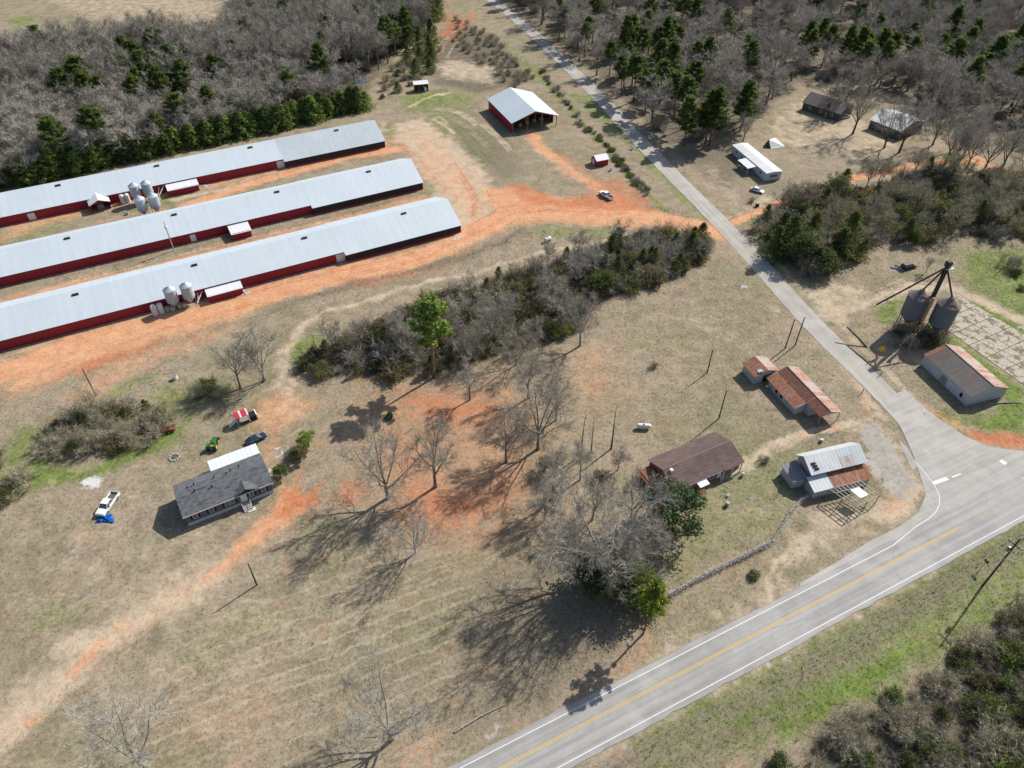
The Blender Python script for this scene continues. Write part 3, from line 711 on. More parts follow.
def pine_tree(h, crown=.45, rad=.16, n=34, leafs=26, ls=.24):
    tr = MB(); cr = MB()
    P, d = bend((0, 0, -.2), (rng.uniform(-.03, .03), rng.uniform(-.03, .03), 1), h, 8, .02, .025)
    r0 = h * .0135
    tr.tube(P, [r0 * (1.15 - .95 * i / 8) for i in range(9)], 8)
    for k in range(n):
        t = 1 - crown * (1 - (k + rng.random()) / n)
        u = (t - (1 - crown)) / crown
        L = h * rad * (1.0 - .75 * u ** 1.6) * rng.uniform(.6, 1.15) * (.65 + .35 * min(1, u * 4))
        p, d1 = along(P, min(t, .995))
        az = k * 2.4 + rng.random()
        dd = Vector((math.cos(az), math.sin(az), .1 + .55 * u))
        B, _ = bend(p, dd, L, 4, .08, .12)
        rb = .05 * (1.2 - u)
        tr.tube(B, [rb, rb * .8, rb * .6, rb * .4, rb * .2], 4, cap=False)
        for x in range(5):
            c, _ = along(B, min(.3 + .7 * (x + rng.random()) / 5, .99))
            leafball(cr, c + rvec() * .25, rng.uniform(.5, .95) * h / 20, leafs, ls * h / 20 + .05, .7, .1)
    for x in range(4): leafball(cr, P[-1] + rvec() * .4, .7, leafs, ls, 1, .1)
    for _ in range(5):
        p, d1 = along(P, rng.uniform(.3, 1 - crown)); B, _ = bend(p, side(d1, 1.3), rng.uniform(.8, 2), 2, 0, .1); tr.tube(B, [.05, .03, .01], 3, cap=False)
    return tr, cr
def cone_tree(h, rad=.3, n=70, leafs=24, ls=.2, low=.03):
    tr = MB(); cr = MB()
    P, d = bend((0, 0, -.2), (0, 0, 1), h * .95, 5, .02, .03)
    tr.tube(P, [h * .018 * (1.1 - .17 * i) for i in range(6)], 6)
    for k in range(n):
        u = (k + rng.random()) / n; z = h * (low + (1 - low) * u)
        R = h * rad * (1 - u) ** .75 * rng.uniform(.55, 1.1) + .15; az = k * 2.4 + rng.random()
        tip = Vector((math.cos(az) * R, math.sin(az) * R, z - .05 * h * (1 - u)))
        tr.tube([(0, 0, z), tuple(tip)], [.03, .01], 3, cap=False)
        for x in (1.0, .6):
            c = Vector((tip.x * x, tip.y * x, tip.z)); leafball(cr, c, h * .09 * (1.2 - .6 * u) * rng.uniform(.8, 1.2), leafs, ls, .8, .1)
    return tr, cr
def round_tree(h, rx, n=26, leafs=60, ls=.22, z0=.15, cl=.26):
    tr = MB(); cr = MB()
    P, d = bend((0, 0, -.2), (0, 0, 1), h * .6, 4, 0, .08); tr.tube(P, [h * .03, h * .025, h * .02, h * .016, h * .01], 7)
    for k in range(n):
        v = rvec(); v.z = abs(v.z) * 1.0 - .25
        c = Vector((v.x * rx * .78, v.y * rx * .78, h * (z0 + (1 - z0) * .42) + v.z * h * (1 - z0) * .45)) * 1.0
        c *= rng.uniform(.75, 1.05); c.z = max(c.z, h * z0)
        s, _ = along(P, rng.uniform(.3, .98)); tr.tube([s, s.lerp(c, .5) + rvec() * .2, c], [h * .009, h * .006, h * .002], 4, cap=False)
        leafball(cr, c, rx * cl * rng.uniform(.75, 1.25), leafs, ls, .85, .25)
    return tr, cr
def shrub(h, r, stems=34, tw=11, tl=7, w=.017):
    tr = MB(); cr = MB()
    for k in range(stems):
        az = rng.random() * 6.283; el = rng.random() ** .7 * .95
        b = Vector((rng.gauss(0, r * .3), rng.gauss(0, r * .3), -.1))
        P, _ = bend(b, Vector((math.cos(az) * math.sin(el), math.sin(az) * math.sin(el), math.cos(el))), h * rng.uniform(.6, 1.0), 4, .04, .17)
        tr.tube(P, [w * 2.2, w * 1.8, w * 1.4, w, w * .4], 4, cap=False)
        for q in range(tw):
            p, d = along(P, rng.uniform(.2, .99)); L = h * rng.uniform(.16, .34)
            T, _ = bend(p, side(d, rng.uniform(.4, 1.0)), L, 2, .1, .2); cr.tube(T, [w, w * .7, w * .3], 3, cap=False)
            for x in range(tl):
                p3, d3 = along(T, rng.random() * .98); blade(cr, p3, side(d3, rng.uniform(.3, 1.0)), L * rng.uniform(.4, .9), w * .8)
    return tr, cr
def leafy_shrub(h, r, n=16, leafs=110, ls=.10):
    tr, cr = shrub(h * 1.05, r, 18, 8, 5)
    lv = MB()
    for k in range(n):
        a = rng.random() * 6.283; q = rng.random() ** .5 * r * .75
        leafball(lv, (math.cos(a) * q, math.sin(a) * q, h * rng.uniform(.2, .8) * (1 - .35 * q / r)), r * .42 * rng.uniform(.7, 1.3), leafs, ls, .85, .05)
    tr.v, tr.f, tr.m = tr.v, tr.f, tr.m
    o = len(tr.v); tr.v += cr.v; tr.f += [tuple(i + o for i in f) for f in cr.f]; tr.m += [0] * len(cr.f)
    return tr, lv
def snag(h):
    tr = MB(); cr = MB()
    P, d = bend((0, 0, -.2), (rng.uniform(-.03, .03), rng.uniform(-.03, .03), 1), h, 8, 0, .03)
    tr.tube(P, [h * .013 * (1.2 - .13 * i) for i in range(9)], 6)
    for k in range(26):
        p, d1 = along(P, rng.uniform(.25, .98)); L = rng.uniform(.4, 1.8)
        B, _ = bend(p, side(d1, rng.uniform(.9, 1.5)), L, 2, -.05, .15); cr.tube(B, [.035, .022, .008], 3, cap=False)
        for x in range(3):
            p3, d3 = along(B, rng.random() * .98); blade(cr, p3, side(d3, .7), L * .5, .012)
    return tr, cr

class Kind:
    """a pool of tree or shrub shapes of one kind; plant() puts one of them down with its trunk and crown"""
    def __init__(s, name, cat, gens, mt, mc, parts=('trunk', 'crown')):
        s.name, s.cat, s.parts, s.vars = name, cat, parts, []
        for g in gens:
            tr, cr = g
            h = max(v[2] for v in tr.v + cr.v)
            s.vars.append((tr.mesh(name + '_' + parts[0], mt, True), cr.mesh(name + '_' + parts[1], mc), h))
    def plant(s, loc, h, label, group=None, i=None, mats=None, wide=1.0, name=None, rz=None, tilt=0):
        i = rng.randrange(len(s.vars)) if i is None else i
        a, b, h0 = s.vars[i]
        o = thing(name or s.name, label, s.cat, loc, rng.random() * 6.283 if rz is None else rz, group)
        if tilt: o.rotation_euler[0] = tilt
        k = h / h0; o.scale = (k * wide, k * wide, k)
        p = link(s.parts[0], a, o); q = link(s.parts[1], b, o)
        if mats:
            for w, mm in zip((p, q), mats):
                if mm is not None:
                    w.material_slots[0].link = 'OBJECT'; w.material_slots[0].material = mm
        return o
K = {}
K['oak'] = Kind('bare_tree', 'tree', [bare_tree(20, .44, 6, .22, 10, 9, 11), bare_tree(20, .40, 6, .26, 10, 9, 11), bare_tree(20, .46, 7, .2, 10, 8, 11), bare_tree(20, .36, 5, .34, 11, 9, 12)], M['bark'], M['twig'])
K['slim'] = Kind('bare_tree', 'tree', [bare_tree(18, .30, 5, .38, 8, 8, 11, w=.03, lt=.10), bare_tree(18, .34, 5, .34, 8, 8, 11, w=.03, lt=.10), bare_tree(18, .38, 6, .28, 8, 7, 11, w=.03, lt=.10), bare_tree(18, .28, 4, .42, 9, 8, 12, w=.03, lt=.10), bare_tree(18, .32, 4, .3, 8, 7, 8, w=.03, lt=.10, stems=2)], M['bark'], M['twig_wood'])
K['pine'] = Kind('pine_tree', 'tree', [pine_tree(22, .55, .25, 46, 22, .30), pine_tree(22, .45, .27, 40, 22, .30), pine_tree(20, .68, .23, 54, 22, .30)], M['bark_pine'], M['pine'])
K['cone'] = Kind('young_pine', 'tree', [cone_tree(7, .40, 76, 18, .18), cone_tree(7, .36, 76, 18, .18), cone_tree(6, .46, 68, 18, .18)], M['bark_pine'], M['pine'])
K['cedar'] = Kind('cedar_tree', 'tree', [cone_tree(8, .38, 80, 18, .17), cone_tree(7, .46, 74, 18, .17), round_tree(7, 3.0, 34, 70, .16, .08, .34)], M['bark_dark'], M['cedar'])
K['shrub'] = Kind('bare_shrub', 'shrub', [shrub(3.4, 2.0), shrub(3.0, 2.6, 38), shrub(4.2, 2.0, 34), shrub(2.6, 2.4, 38, 11)], M['bark'], M['twig_brown'], ('stems', 'twigs'))
K['green'] = Kind('leafy_shrub', 'shrub', [leafy_shrub(2.4, 1.6), leafy_shrub(2.0, 1.8, 18), leafy_shrub(3.0, 1.5, 18)], M['bark_dark'], M['leaf'], ('stems', 'leaves'))
K['snag'] = Kind('dead_tree', 'tree', [snag(13), snag(12), snag(11)], M['bark_dark'], M['twig_brown'])
K['magnolia'] = Kind('evergreen_tree', 'tree', [round_tree(9, 5.0, 48, 110, .19, .08, .28)], M['bark_dark'], M['magnolia'])
K['round'] = Kind('small_evergreen', 'tree', [round_tree(5, 2.3, 26, 70, .16, .08), round_tree(4, 1.9, 24, 70, .15, .1)], M['bark_dark'], M['leaf'])

# ------------------------------------------------------------------ buildings
M['roof_poultry'] = M_ribbed('roof_metal_blue_grey', (0.515, 0.58, 0.625), 'x', 1.0, 0.0, var=0.03, depth=0.0, ribk=0.05, rough=0.5)
M['roof_poultry_dull'] = M_ribbed('roof_metal_dull', (0.43, 0.48, 0.515), 'x', 1.0, 0.0, var=0.05, depth=0.0, ribk=0.06, rough=0.55)
M['roof_white'] = M_ribbed('roof_metal_white', (0.66, 0.68, 0.69), 'x', 0.9, 0.0, var=0.03, depth=0.2, rough=0.5)
M['roof_barn'] = M_ribbed('roof_metal_barn', (0.54, 0.61, 0.65), 'y', 0.9, 0.0, var=0.03, depth=0.25)
M['roof_barn_x'] = M_ribbed('roof_metal_barn_x', (0.54, 0.61, 0.65), 'x', 0.9, 0.0, var=0.03, depth=0.25)
M['red_wall'] = M_ribbed('red_steel_wall', (0.28, 0.015, 0.030), 'x', 0.9, 0.0, var=0.10, depth=0.4, rough=0.6)
M['red_wall_y'] = M_ribbed('red_steel_wall_y', (0.28, 0.015, 0.030), 'y', 0.9, 0.0, var=0.10, depth=0.4, rough=0.6)
M['curtain'] = M_plain('black_side_curtain', (0.035, 0.030, 0.033), 0.8)
M['white'] = M_plain('white_paint', (0.70, 0.70, 0.68), 0.6, 0.06)
M['grey_paint'] = M_plain('grey_paint', (0.33, 0.34, 0.35), 0.7, 0.1)
M['dark'] = M_plain('dark_void', (0.018, 0.017, 0.016), 0.9)
M['concrete_plain'] = M_plain('concrete_plain', (0.40, 0.37, 0.32), 0.9, 0.12)
M['galv'] = M_ribbed('galvanised_sheet', (0.42, 0.47, 0.52), 'x', 5.0, 0.0, var=0.08, depth=0.0, seams=False, rough=0.45)
M['steel'] = M_plain('grey_steel', (0.24, 0.25, 0.26), 0.5, 0.15, metal=0.3)
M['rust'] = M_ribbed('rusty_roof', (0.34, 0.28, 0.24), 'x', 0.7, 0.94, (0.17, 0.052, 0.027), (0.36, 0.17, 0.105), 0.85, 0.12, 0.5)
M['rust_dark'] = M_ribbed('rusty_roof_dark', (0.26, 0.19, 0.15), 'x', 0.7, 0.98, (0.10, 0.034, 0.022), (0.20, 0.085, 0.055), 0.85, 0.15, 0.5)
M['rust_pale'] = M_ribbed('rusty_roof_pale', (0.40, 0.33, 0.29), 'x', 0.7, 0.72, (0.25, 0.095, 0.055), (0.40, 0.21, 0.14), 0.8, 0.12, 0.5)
M['tin_pale'] = M_ribbed('weathered_tin', (0.52, 0.55, 0.57), 'x', 0.75, 0.16, (0.22, 0.09, 0.05), (0.40, 0.24, 0.17), 0.6, 0.08, 0.5)
M['tin_white_worn'] = M_ribbed('worn_white_tin', (0.60, 0.62, 0.63), 'x', 0.75, 0.20, (0.26, 0.15, 0.10), (0.44, 0.36, 0.31), 0.6, 0.10, 0.4)
M['tin_streak'] = M_ribbed('streaky_tin', (0.50, 0.47, 0.45), 'x', 0.9, 0.52, (0.20, 0.075, 0.04), (0.33, 0.15, 0.09), 0.7, 0.1, 0.5)
M['tin_grey'] = M_ribbed('dull_grey_tin', (0.125, 0.112, 0.108), 'x', 0.75, 0.56, (0.11, 0.045, 0.028), (0.22, 0.115, 0.08), 0.7, 0.25, 0.5)
M['annex_tin'] = M_ribbed('annex_tin', (0.22, 0.23, 0.25), 'x', 0.75, 0.25, var=.15)
M['block'] = M_plain('painted_block', (0.40, 0.415, 0.43), 0.85, 0.15, 0.8)
M['block_stain'] = M_ribbed('stained_white_wall', (0.46, 0.49, 0.52), 'x', 1.1, 0.22, (0.15, 0.13, 0.12), (0.30, 0.26, 0.23), 0.85, 0.12, 0.2)
M['wood_grey'] = M_bark('weathered_timber', (0.14, 0.12, 0.10), (0.36, 0.33, 0.29), 4)
M['wood_pale'] = M_bark('pale_timber', (0.27, 0.24, 0.20), (0.52, 0.48, 0.42), 4)
M['siding'] = M_plain('siding_dark', (0.125, 0.115, 0.135), 0.7, 0.06)
M['skirting'] = M_plain('skirting_white', (0.46, 0.49, 0.54), 0.7, 0.06)
M['glass'] = M_plain('window_glass', (0.10, 0.11, 0.12), 0.12, 0.1, spec=0.5)
M['shutter'] = M_plain('shutter_black', (0.02, 0.02, 0.022), 0.6)
M['trim'] = M_plain('trim_white', (0.68, 0.68, 0.66), 0.6, 0.05)
t = NT('shingles_grey'); o = t.objco(); b_ = t.n('ShaderNodeTexBrick'); t.put(b_.inputs['Vector'], o); b_.inputs['Scale'].default_value = 1
b_.inputs['Brick Width'].default_value = 0.9; b_.inputs['Row Height'].default_value = 0.35; b_.inputs['Mortar Size'].default_value = 0.015
b_.inputs['Color1'].default_value = (0.055, 0.060, 0.068, 1); b_.inputs['Color2'].default_value = (0.135, 0.142, 0.155, 1); b_.inputs['Mortar'].default_value = (0.04, 0.042, 0.047, 1)
n = t.noise(o, 1.1, 5, 0.7)
M['shingle'] = t.done(t.mix(t.ramp(n, 0.35, 0.65), b_.outputs[0], t.mix(0.5, b_.outputs[0], (0.16, 0.165, 0.175))), 0.95)
t = NT('shingles_brown'); o = t.objco(); n = t.noise(t.mapv(o, (0.4, 2.5, 1)), 1.2, 5, 0.7); n2 = t.noise(o, 0.35, 4)
M['shingle_brown'] = t.done(t.mix(t.ramp(t.math('ADD', t.math('MULTIPLY', n, .6), t.math('MULTIPLY', n2, .4)), 0.38, 0.62), (0.098, 0.066, 0.058), (0.150, 0.107, 0.098)), 0.9)
M['shingle_ridge'] = M_plain('shingles_ridge', (0.20, 0.155, 0.145), 0.9, 0.1)
M['shingle_terra'] = M_plain('shingles_terracotta', (0.235, 0.098, 0.068), 0.9, 0.12)
t = NT('brick_red'); o = t.objco(); b_ = t.n('ShaderNodeTexBrick'); t.put(b_.inputs['Vector'], t.mapv(o, (1, 1, 1), (R_(90), 0, 0))); b_.inputs['Scale'].default_value = 1
b_.inputs['Brick Width'].default_value = 0.24; b_.inputs['Row Height'].default_value = 0.08; b_.inputs['Mortar Size'].default_value = 0.008
b_.inputs['Color1'].default_value = (0.21, 0.075, 0.045, 1); b_.inputs['Color2'].default_value = (0.31, 0.12, 0.075, 1); b_.inputs['Mortar'].default_value = (0.30, 0.26, 0.22, 1)
M['brick'] = t.done(b_.outputs[0], 0.9)

def gable_walls(mb, L, Wd, h, r, x0=None, x1=None):
    x0 = -L / 2 if x0 is None else x0; x1 = L / 2 if x1 is None else x1
    mb.prism_x([(-Wd / 2, -0.15), (Wd / 2, -0.15), (Wd / 2, h), (0, h + r), (-Wd / 2, h)], x0, x1); return mb
def gable_roof(mb, L, Wd, h, r, ov=0.35, th=0.10, x0=None, x1=None, sides=(-1, 1), gap=0.03):
    x0 = -L / 2 if x0 is None else x0; x1 = L / 2 if x1 is None else x1
    e = ov * r / (Wd / 2)
    for s in sides:
        y = s * (Wd / 2 + ov); z = h - e + gap + th
        q = [(x0 - ov, 0, h + r + gap + th), (x1 + ov, 0, h + r + gap + th), (x1 + ov, y, z), (x0 - ov, y, z)]
        mb.slab(q if s < 0 else q[::-1], th)
    return mb

# --- poultry houses
HDIR = R_(28.3)
def poultry(px_end, px_step, label, label_w, dull=False, xl=-150, vents=(), doors=(), Wd=19.6, hh=2.55, r=4.0):
    e = at(*px_end, hh)                               # near eave, right end
    d = Vector((math.cos(HDIR), math.sin(HDIR), 0)); nn = Vector((-d.y, d.x, 0))
    org = e + nn * (Wd / 2 + 0.3); org.z = 0          # local origin: right end on the ridge line
    T = thing('poultry_house', label, 'poultry house', org, HDIR, 'long parallel poultry houses')
    xs = (at(*px_step, hh) - e).dot(d)
    W2 = Wd - 2.3
    wide = MB().box(xs, 0, -Wd / 2 + .05, Wd / 2 - .05, -.15, hh - .12)
    wide.build('side_curtain', M['curtain'], T)
    band = MB()
    for y in (-Wd / 2, Wd / 2): band.box(xs + .02, -.02, min(y, y * .985), max(y, y * .985), -.15, .5)
    band.build('foundation_band', M['red_wall'], T)
    MB().prism_x([(-Wd / 2 + .02, -.15), (Wd / 2 - .02, -.15), (Wd / 2 - .02, hh), (0, hh + r), (-Wd / 2 + .02, hh)], -.06, .08).build('end_wall', M['red_wall_y'], T)
    MB().box(.08, .16, -2.4, 2.4, 0, 3.2).build('end_door', M['white'], T)
    h2 = hh + r * 2.3 / Wd
    MB().box(xl, xs - .03, -W2 / 2, W2 / 2, -.15, h2).build('wall', M['red_wall'], T)
    MB().prism_x([(-W2 / 2, -.15), (W2 / 2, -.15), (W2 / 2, h2), (0, hh + r - .05), (-W2 / 2, h2)], xl - .2, xl - .02).build('end_wall', M['red_wall_y'], T)
    gable_roof(MB(), 0, Wd, hh, r, .3, .08, x0=xs, x1=0).build('roof', M['roof_poultry_dull' if dull else 'roof_poultry'], T)
    gable_roof(MB(), 0, W2, h2, r - (h2 - hh), .22, .07, x0=xl, x1=xs - .52).build('roof', M['roof_poultry'], T)
    for px in vents:
        p = at(px[0], px[1], hh + r - .2); x = (p - org).dot(d)
        mb = MB(); mb.hexa([(x - .8, -1.7, h2 + .0), (x + .8, -1.7, h2), (x + .8, -1.2, h2), (x - .8, -1.2, h2)],
                           [(x - .8, -1.7, hh + r - .38), (x + .8, -1.7, hh + r - .38), (x + .8, -1.2, hh + r - .1), (x - .8, -1.2, hh + r - .1)])
        mb.build('roof_vent', M['shutter'], T)
    for px, w_, hgt in doors:
        p = at(px[0], px[1], 1.0); x = (p - org).dot(d)
        MB().box(x - w_ / 2, x + w_ / 2, -W2 / 2 - .07, -W2 / 2 - .005, .1, hgt).build('side_door', M['white'], T)
    return T, org, d, nn, W2
def lean_room(T, org, d, px, w, dep, W2, h=2.5):
    p = at(px[0], px[1], h); x = (p - org).dot(d); y = -W2 / 2
    MB().box(x - w / 2, x + w / 2, y - dep, y - .02, -.15, h - .3).build('control_room', M['red_wall'], T)
    MB().slab([(x - w / 2 - .25, y - dep - .3, h - .35), (x + w / 2 + .25, y - dep - .3, h - .35), (x + w / 2 + .25, y - .02, h + .12), (x - w / 2 - .25, y - .02, h + .12)], .08).build('control_room_roof', M['roof_white'], T)
PH1 = poultry((384.8, 141), (285, 161.5), 'farthest long red poultry house, along the pine row, with a duller grey roof end', '', True,
              vents=((57, 181), (155, 161.5), (247.6, 143), (333, 126)), doors=(((31.8, 214), 2.0, 2.3), ((279.5, 163), 2.6, 2.5)))
PH2 = poultry((422.8, 182.6), (313, 208), 'middle one of the three long red poultry houses with pale metal roofs', '', False,
              vents=((66, 232.7), (172, 209), (274, 187), (365, 167)), doors=(((192, 235), 1.6, 2.3),))
PH3 = poultry((461, 225.4), (344.5, 252), 'nearest long red poultry house, beside the orange clay drive, pale metal roof', '', False,
              vents=((74, 288), (192, 259), (301, 232), (400, 208.5)), doors=(((338.5, 255), 2.6, 2.6),))
lean_room(*PH1[:3], (181, 182), 9.5, 4.0, PH1[4]); lean_room(*PH2[:3], (238, 225), 5.6, 5.0, PH2[4]); lean_room(*PH3[:3], (222, 284), 9.0, 3.2, PH3[4])

# --- open red hay barn
def barn():
    T = thing('hay_barn', 'large red open-fronted barn with a pale metal gable roof on the rise', 'barn', (3.1, 286.0, 0), R_(112.8))
    L, Wd, h, r = 24.9, 18.9, 4.1, 3.1
    w = MB(); w.box(-L/2, L/2, Wd/2 - .15, Wd/2, -.2, h); w.box(-L/2 + 3.5, L/2, -Wd/2, -Wd/2 + .15, -.2, h)
    w.build('side_wall', M['red_wall'], T)
    MB().prism_x([(-Wd/2, -.2), (Wd/2, -.2), (Wd/2, h), (0, h + r), (-Wd/2, h)], L/2 - .02, L/2 + .13).build('back_wall', M['red_wall_y'], T)
    MB().prism_x([(-Wd/2, h - .25), (0, h + r - .85), (Wd/2, h - .25), (Wd/2, h), (0, h + r), (-Wd/2, h)], -L/2 - .12, -L/2 + .02).build('gable_trim', M['red_wall_y'], T)
    for s, nm in ((-1, 0), (1, 1)): gable_roof(MB(), L, Wd, h, r, .5, .1, sides=(s,)).build('roof_slope', M['roof_barn_x'], T)
    for x in (-L/2 + .1, -L/4, 0, L/4):
        for y in (-Wd/2 + .3, Wd/2 - .35, -3, 3): MB().box(x - .12, x + .12, y - .12, y + .12, -.2, h + (r * (1 - abs(y) / (Wd/2)) if abs(y) < 5 else 0) - .15).build('post', M['wood_grey'], T)
    for x in (-L/4, 0, L/4):
        MB().prism_x([(-Wd/2 + .2, h - .4), (Wd/2 - .2, h - .4), (Wd/2 - .2, h - .15), (-Wd/2 + .2, h - .15)], x - .08, x + .08).build('rafter', M['wood_pale'], T)
    return T
barn()
def hay(px, n):
    for i, p in enumerate(px):
        c = at(*p); o = thing('hay_bale', 'round straw bale in the shade inside the open red barn', 'hay bale', c, rng.random() * 3, 'round bales in the barn')
        mb = MB().wheel(0, 0, .75, .78, 1.3, 18); mb.build('straw_roll', M['straw'], o); mb2 = MB().wheel(0, 0, .75, .795, .12, 18); mb2.build('twine', M['wood_pale'], o)
M['straw'] = M_plain('straw', (0.34, 0.26, 0.14), 0.95, 0.25, 3)
hay(((520, 127), (527, 124.5), (534, 122.5), (541, 121), (525, 121)), 5)

def small_shed():
    T = thing('red_shed', 'small red garden shed with a white roof and white door below the barn', 'shed', at(599.5, 163.6), R_(23))
    L, Wd, h, r = 4.6, 4.2, 2.3, 1.0
    gable_walls(MB(), L, Wd, h, r).build('wall', M['red_wall'], T)
    gable_roof(MB(), L, Wd, h, r, .25, .08).build('roof', M['roof_white'], T)
    d = MB().box(-L/2 - .06, -L/2 - .004, -.2, 1.1, 0, 2.0).build('door', M['white'], T)
    MB().box(-L/2 - .10, -L/2 - .06, .95, 1.02, .9, 1.1).build('handle', M['steel'], d)
small_shed()

def gen_shed():
    T = thing('generator_shed', 'small white-roofed shed with an open dark gable front by the farthest poultry house', 'shed', at(101, 207), R_(-58))
    L, Wd, h, r = 5.5, 5.6, 2.6, 1.2
    w = MB(); w.box(-L/2, L/2, -Wd/2, -Wd/2 + .12, -.1, h).box(-L/2, L/2, Wd/2 - .12, Wd/2, -.1, h).prism_x([(-Wd/2, -.1), (Wd/2, -.1), (Wd/2, h), (0, h + r), (-Wd/2, h)], -L/2, -L/2 + .12)
    w.prism_x([(-Wd/2, h - .1), (Wd/2, h - .1), (0, h + r)], L/2 - .12, L/2); w.build('wall', M['red_wall'], T)
    gable_roof(MB(), L, Wd, h, r, .35, .08).build('roof', M['roof_white'], T)
    MB().box(-1.4, 1.6, -1, 1, 0, 1.6).build('generator', M['steel'], T, bevel=.08)
gen_shed()

# --- double-wide home
def home():
    T = thing('modular_home', 'single-storey home with grey shingle roof and black shutters beside the white carport', 'house', (-58.1, 94.5, 0), R_(30.7))
    L, Wd, h, r = 16.96, 8.6, 3.35, 1.7
    MB().prism_x([(-Wd/2, .9), (Wd/2, .9), (Wd/2, h), (0, h + r), (-Wd/2, h)], -L/2, L/2).build('wall', M['siding'], T)
    MB().box(-L/2 + .05, L/2 - .05, -Wd/2 + .06, Wd/2 - .06, -.1, .9).build('skirting', M['skirting'], T)
    rf = gable_roof(MB(), L, Wd, h, r, .35, .10).build('roof', M['shingle'], T)
    # front cross gable over the porch
    x0, x1 = 1.6, 5.4; xm = (x0 + x1) / 2; zt = h + 1.15; y = -Wd/2 - .42
    mb = MB(); yb = -Wd/2 + 2.6
    mb.slab([(x0 - .6, y, h - .05), (xm, y, zt), (xm, yb, zt), (x0 - .6, yb - 2.4, h + .2)], .08); mb.slab([(xm, y, zt), (x1 + .6, y, h - .05), (x1 + .6, yb - 2.4, h + .2), (xm, yb, zt)], .08)
    mb.build('porch_gable', M['shingle'], rf)
    g = MB(); g.box(-L/2 - .4, L/2 + .4, -Wd/2 - .42, -Wd/2 - .36, h - .18, h - .04); g.build('gutter', M['trim'], rf)
    for x, yy in ((-6.3, 1.0), (-5.2, -.6), (-5.0, 1.3), (-2.0, -1.0), (-1.1, 1.2), (1.3, .8), (2.2, 1.4), (4.0, 2.0)):
        z = h + r * (1 - abs(yy) / (Wd/2)); MB().lathe([(.13, z), (.13, z + .55), (.17, z + .57), (.17, z + .66)], 8, (x, yy)).build('roof_vent', M['shutter'], rf)
    for x, w in ((-6.7, .9), (-3.6, .9), (-.6, .8), (.5, .8), (4.3, .9), (6.7, .9)):
        wd = MB().box(x - w/2, x + w/2, -Wd/2 - .06, -Wd/2 - .004, 1.55, 2.85).build('window', M['trim'], T)
        MB().box(x - w/2 + .08, x + w/2 - .08, -Wd/2 - .075, -Wd/2 - .062, 1.63, 2.77).build('pane', M['glass'], wd)
        for s in ((-1, 1) if x not in (-.6, .5) else ((-1,) if x < 0 else (1,))):
            xx = x + s * (w/2 + .26); MB().box(xx - .2, xx + .2, -Wd/2 - .05, -Wd/2 - .003, 1.5, 2.9).build('shutter', M['shutter'], wd)
    d = MB().box(2.1, 3.3, -Wd/2 - .06, -Wd/2 - .004, .95, 3.0).build('door', M['trim'], T)
    MB().box(3.12, 3.18, -Wd/2 - .11, -Wd/2 - .06, 1.85, 2.0).build('handle', M['steel'], d)
    st = MB()
    for k in range(4): st.box(1.9, 3.6, -Wd/2 - 1.3 - .3 * k, -Wd/2 - .08, -.1 if k else -.1, .82 - .2 * k)
    st.build('steps', M['wood_pale'], T)
    rl = MB()
    for x in (1.9, 3.6):
        rl.tube([(x, -Wd/2 - 1.9, .2), (x, -Wd/2 - 1.9, 1.2), (x, -Wd/2 - .2, 1.85)], .04, 5)
    rl.build('handrail', M['trim'], T)
    MB().box(L/2 + .1, L/2 + .9, -2.5, -1.6, 0, .9).build('air_conditioner', M['grey_paint'], T, bevel=.05)
home()
def carport():
    d = ang((213, 468), (254, 452)); c = at(234.5, 459.0, 2.6)
    T = thing('metal_carport', 'flat white metal carport roof on posts behind the grey-roofed home', 'carport', (c.x, c.y, 0), R_(30.7))
    L, Wd = 10.2, 5.0
    MB().slab([(-L/2, -Wd/2, 2.75), (L/2, -Wd/2, 2.75), (L/2, Wd/2, 2.35), (-L/2, Wd/2, 2.35)], .07).build('roof', M['roof_white'], T)
    for x in (-L/2 + .2, 0, L/2 - .2):
        for y, z in ((Wd/2 - .2, 2.3), (-Wd/2 + .3, 2.6)): MB().box(x - .06, x + .06, y - .06, y + .06, -.1, z).build('post', M['trim'], T)
    MB().box(-L/2 + .4, L/2 - .4, -Wd/2 + .3, Wd/2 - .4, 0, .12).build('deck', M['wood_grey'], T)
carport()

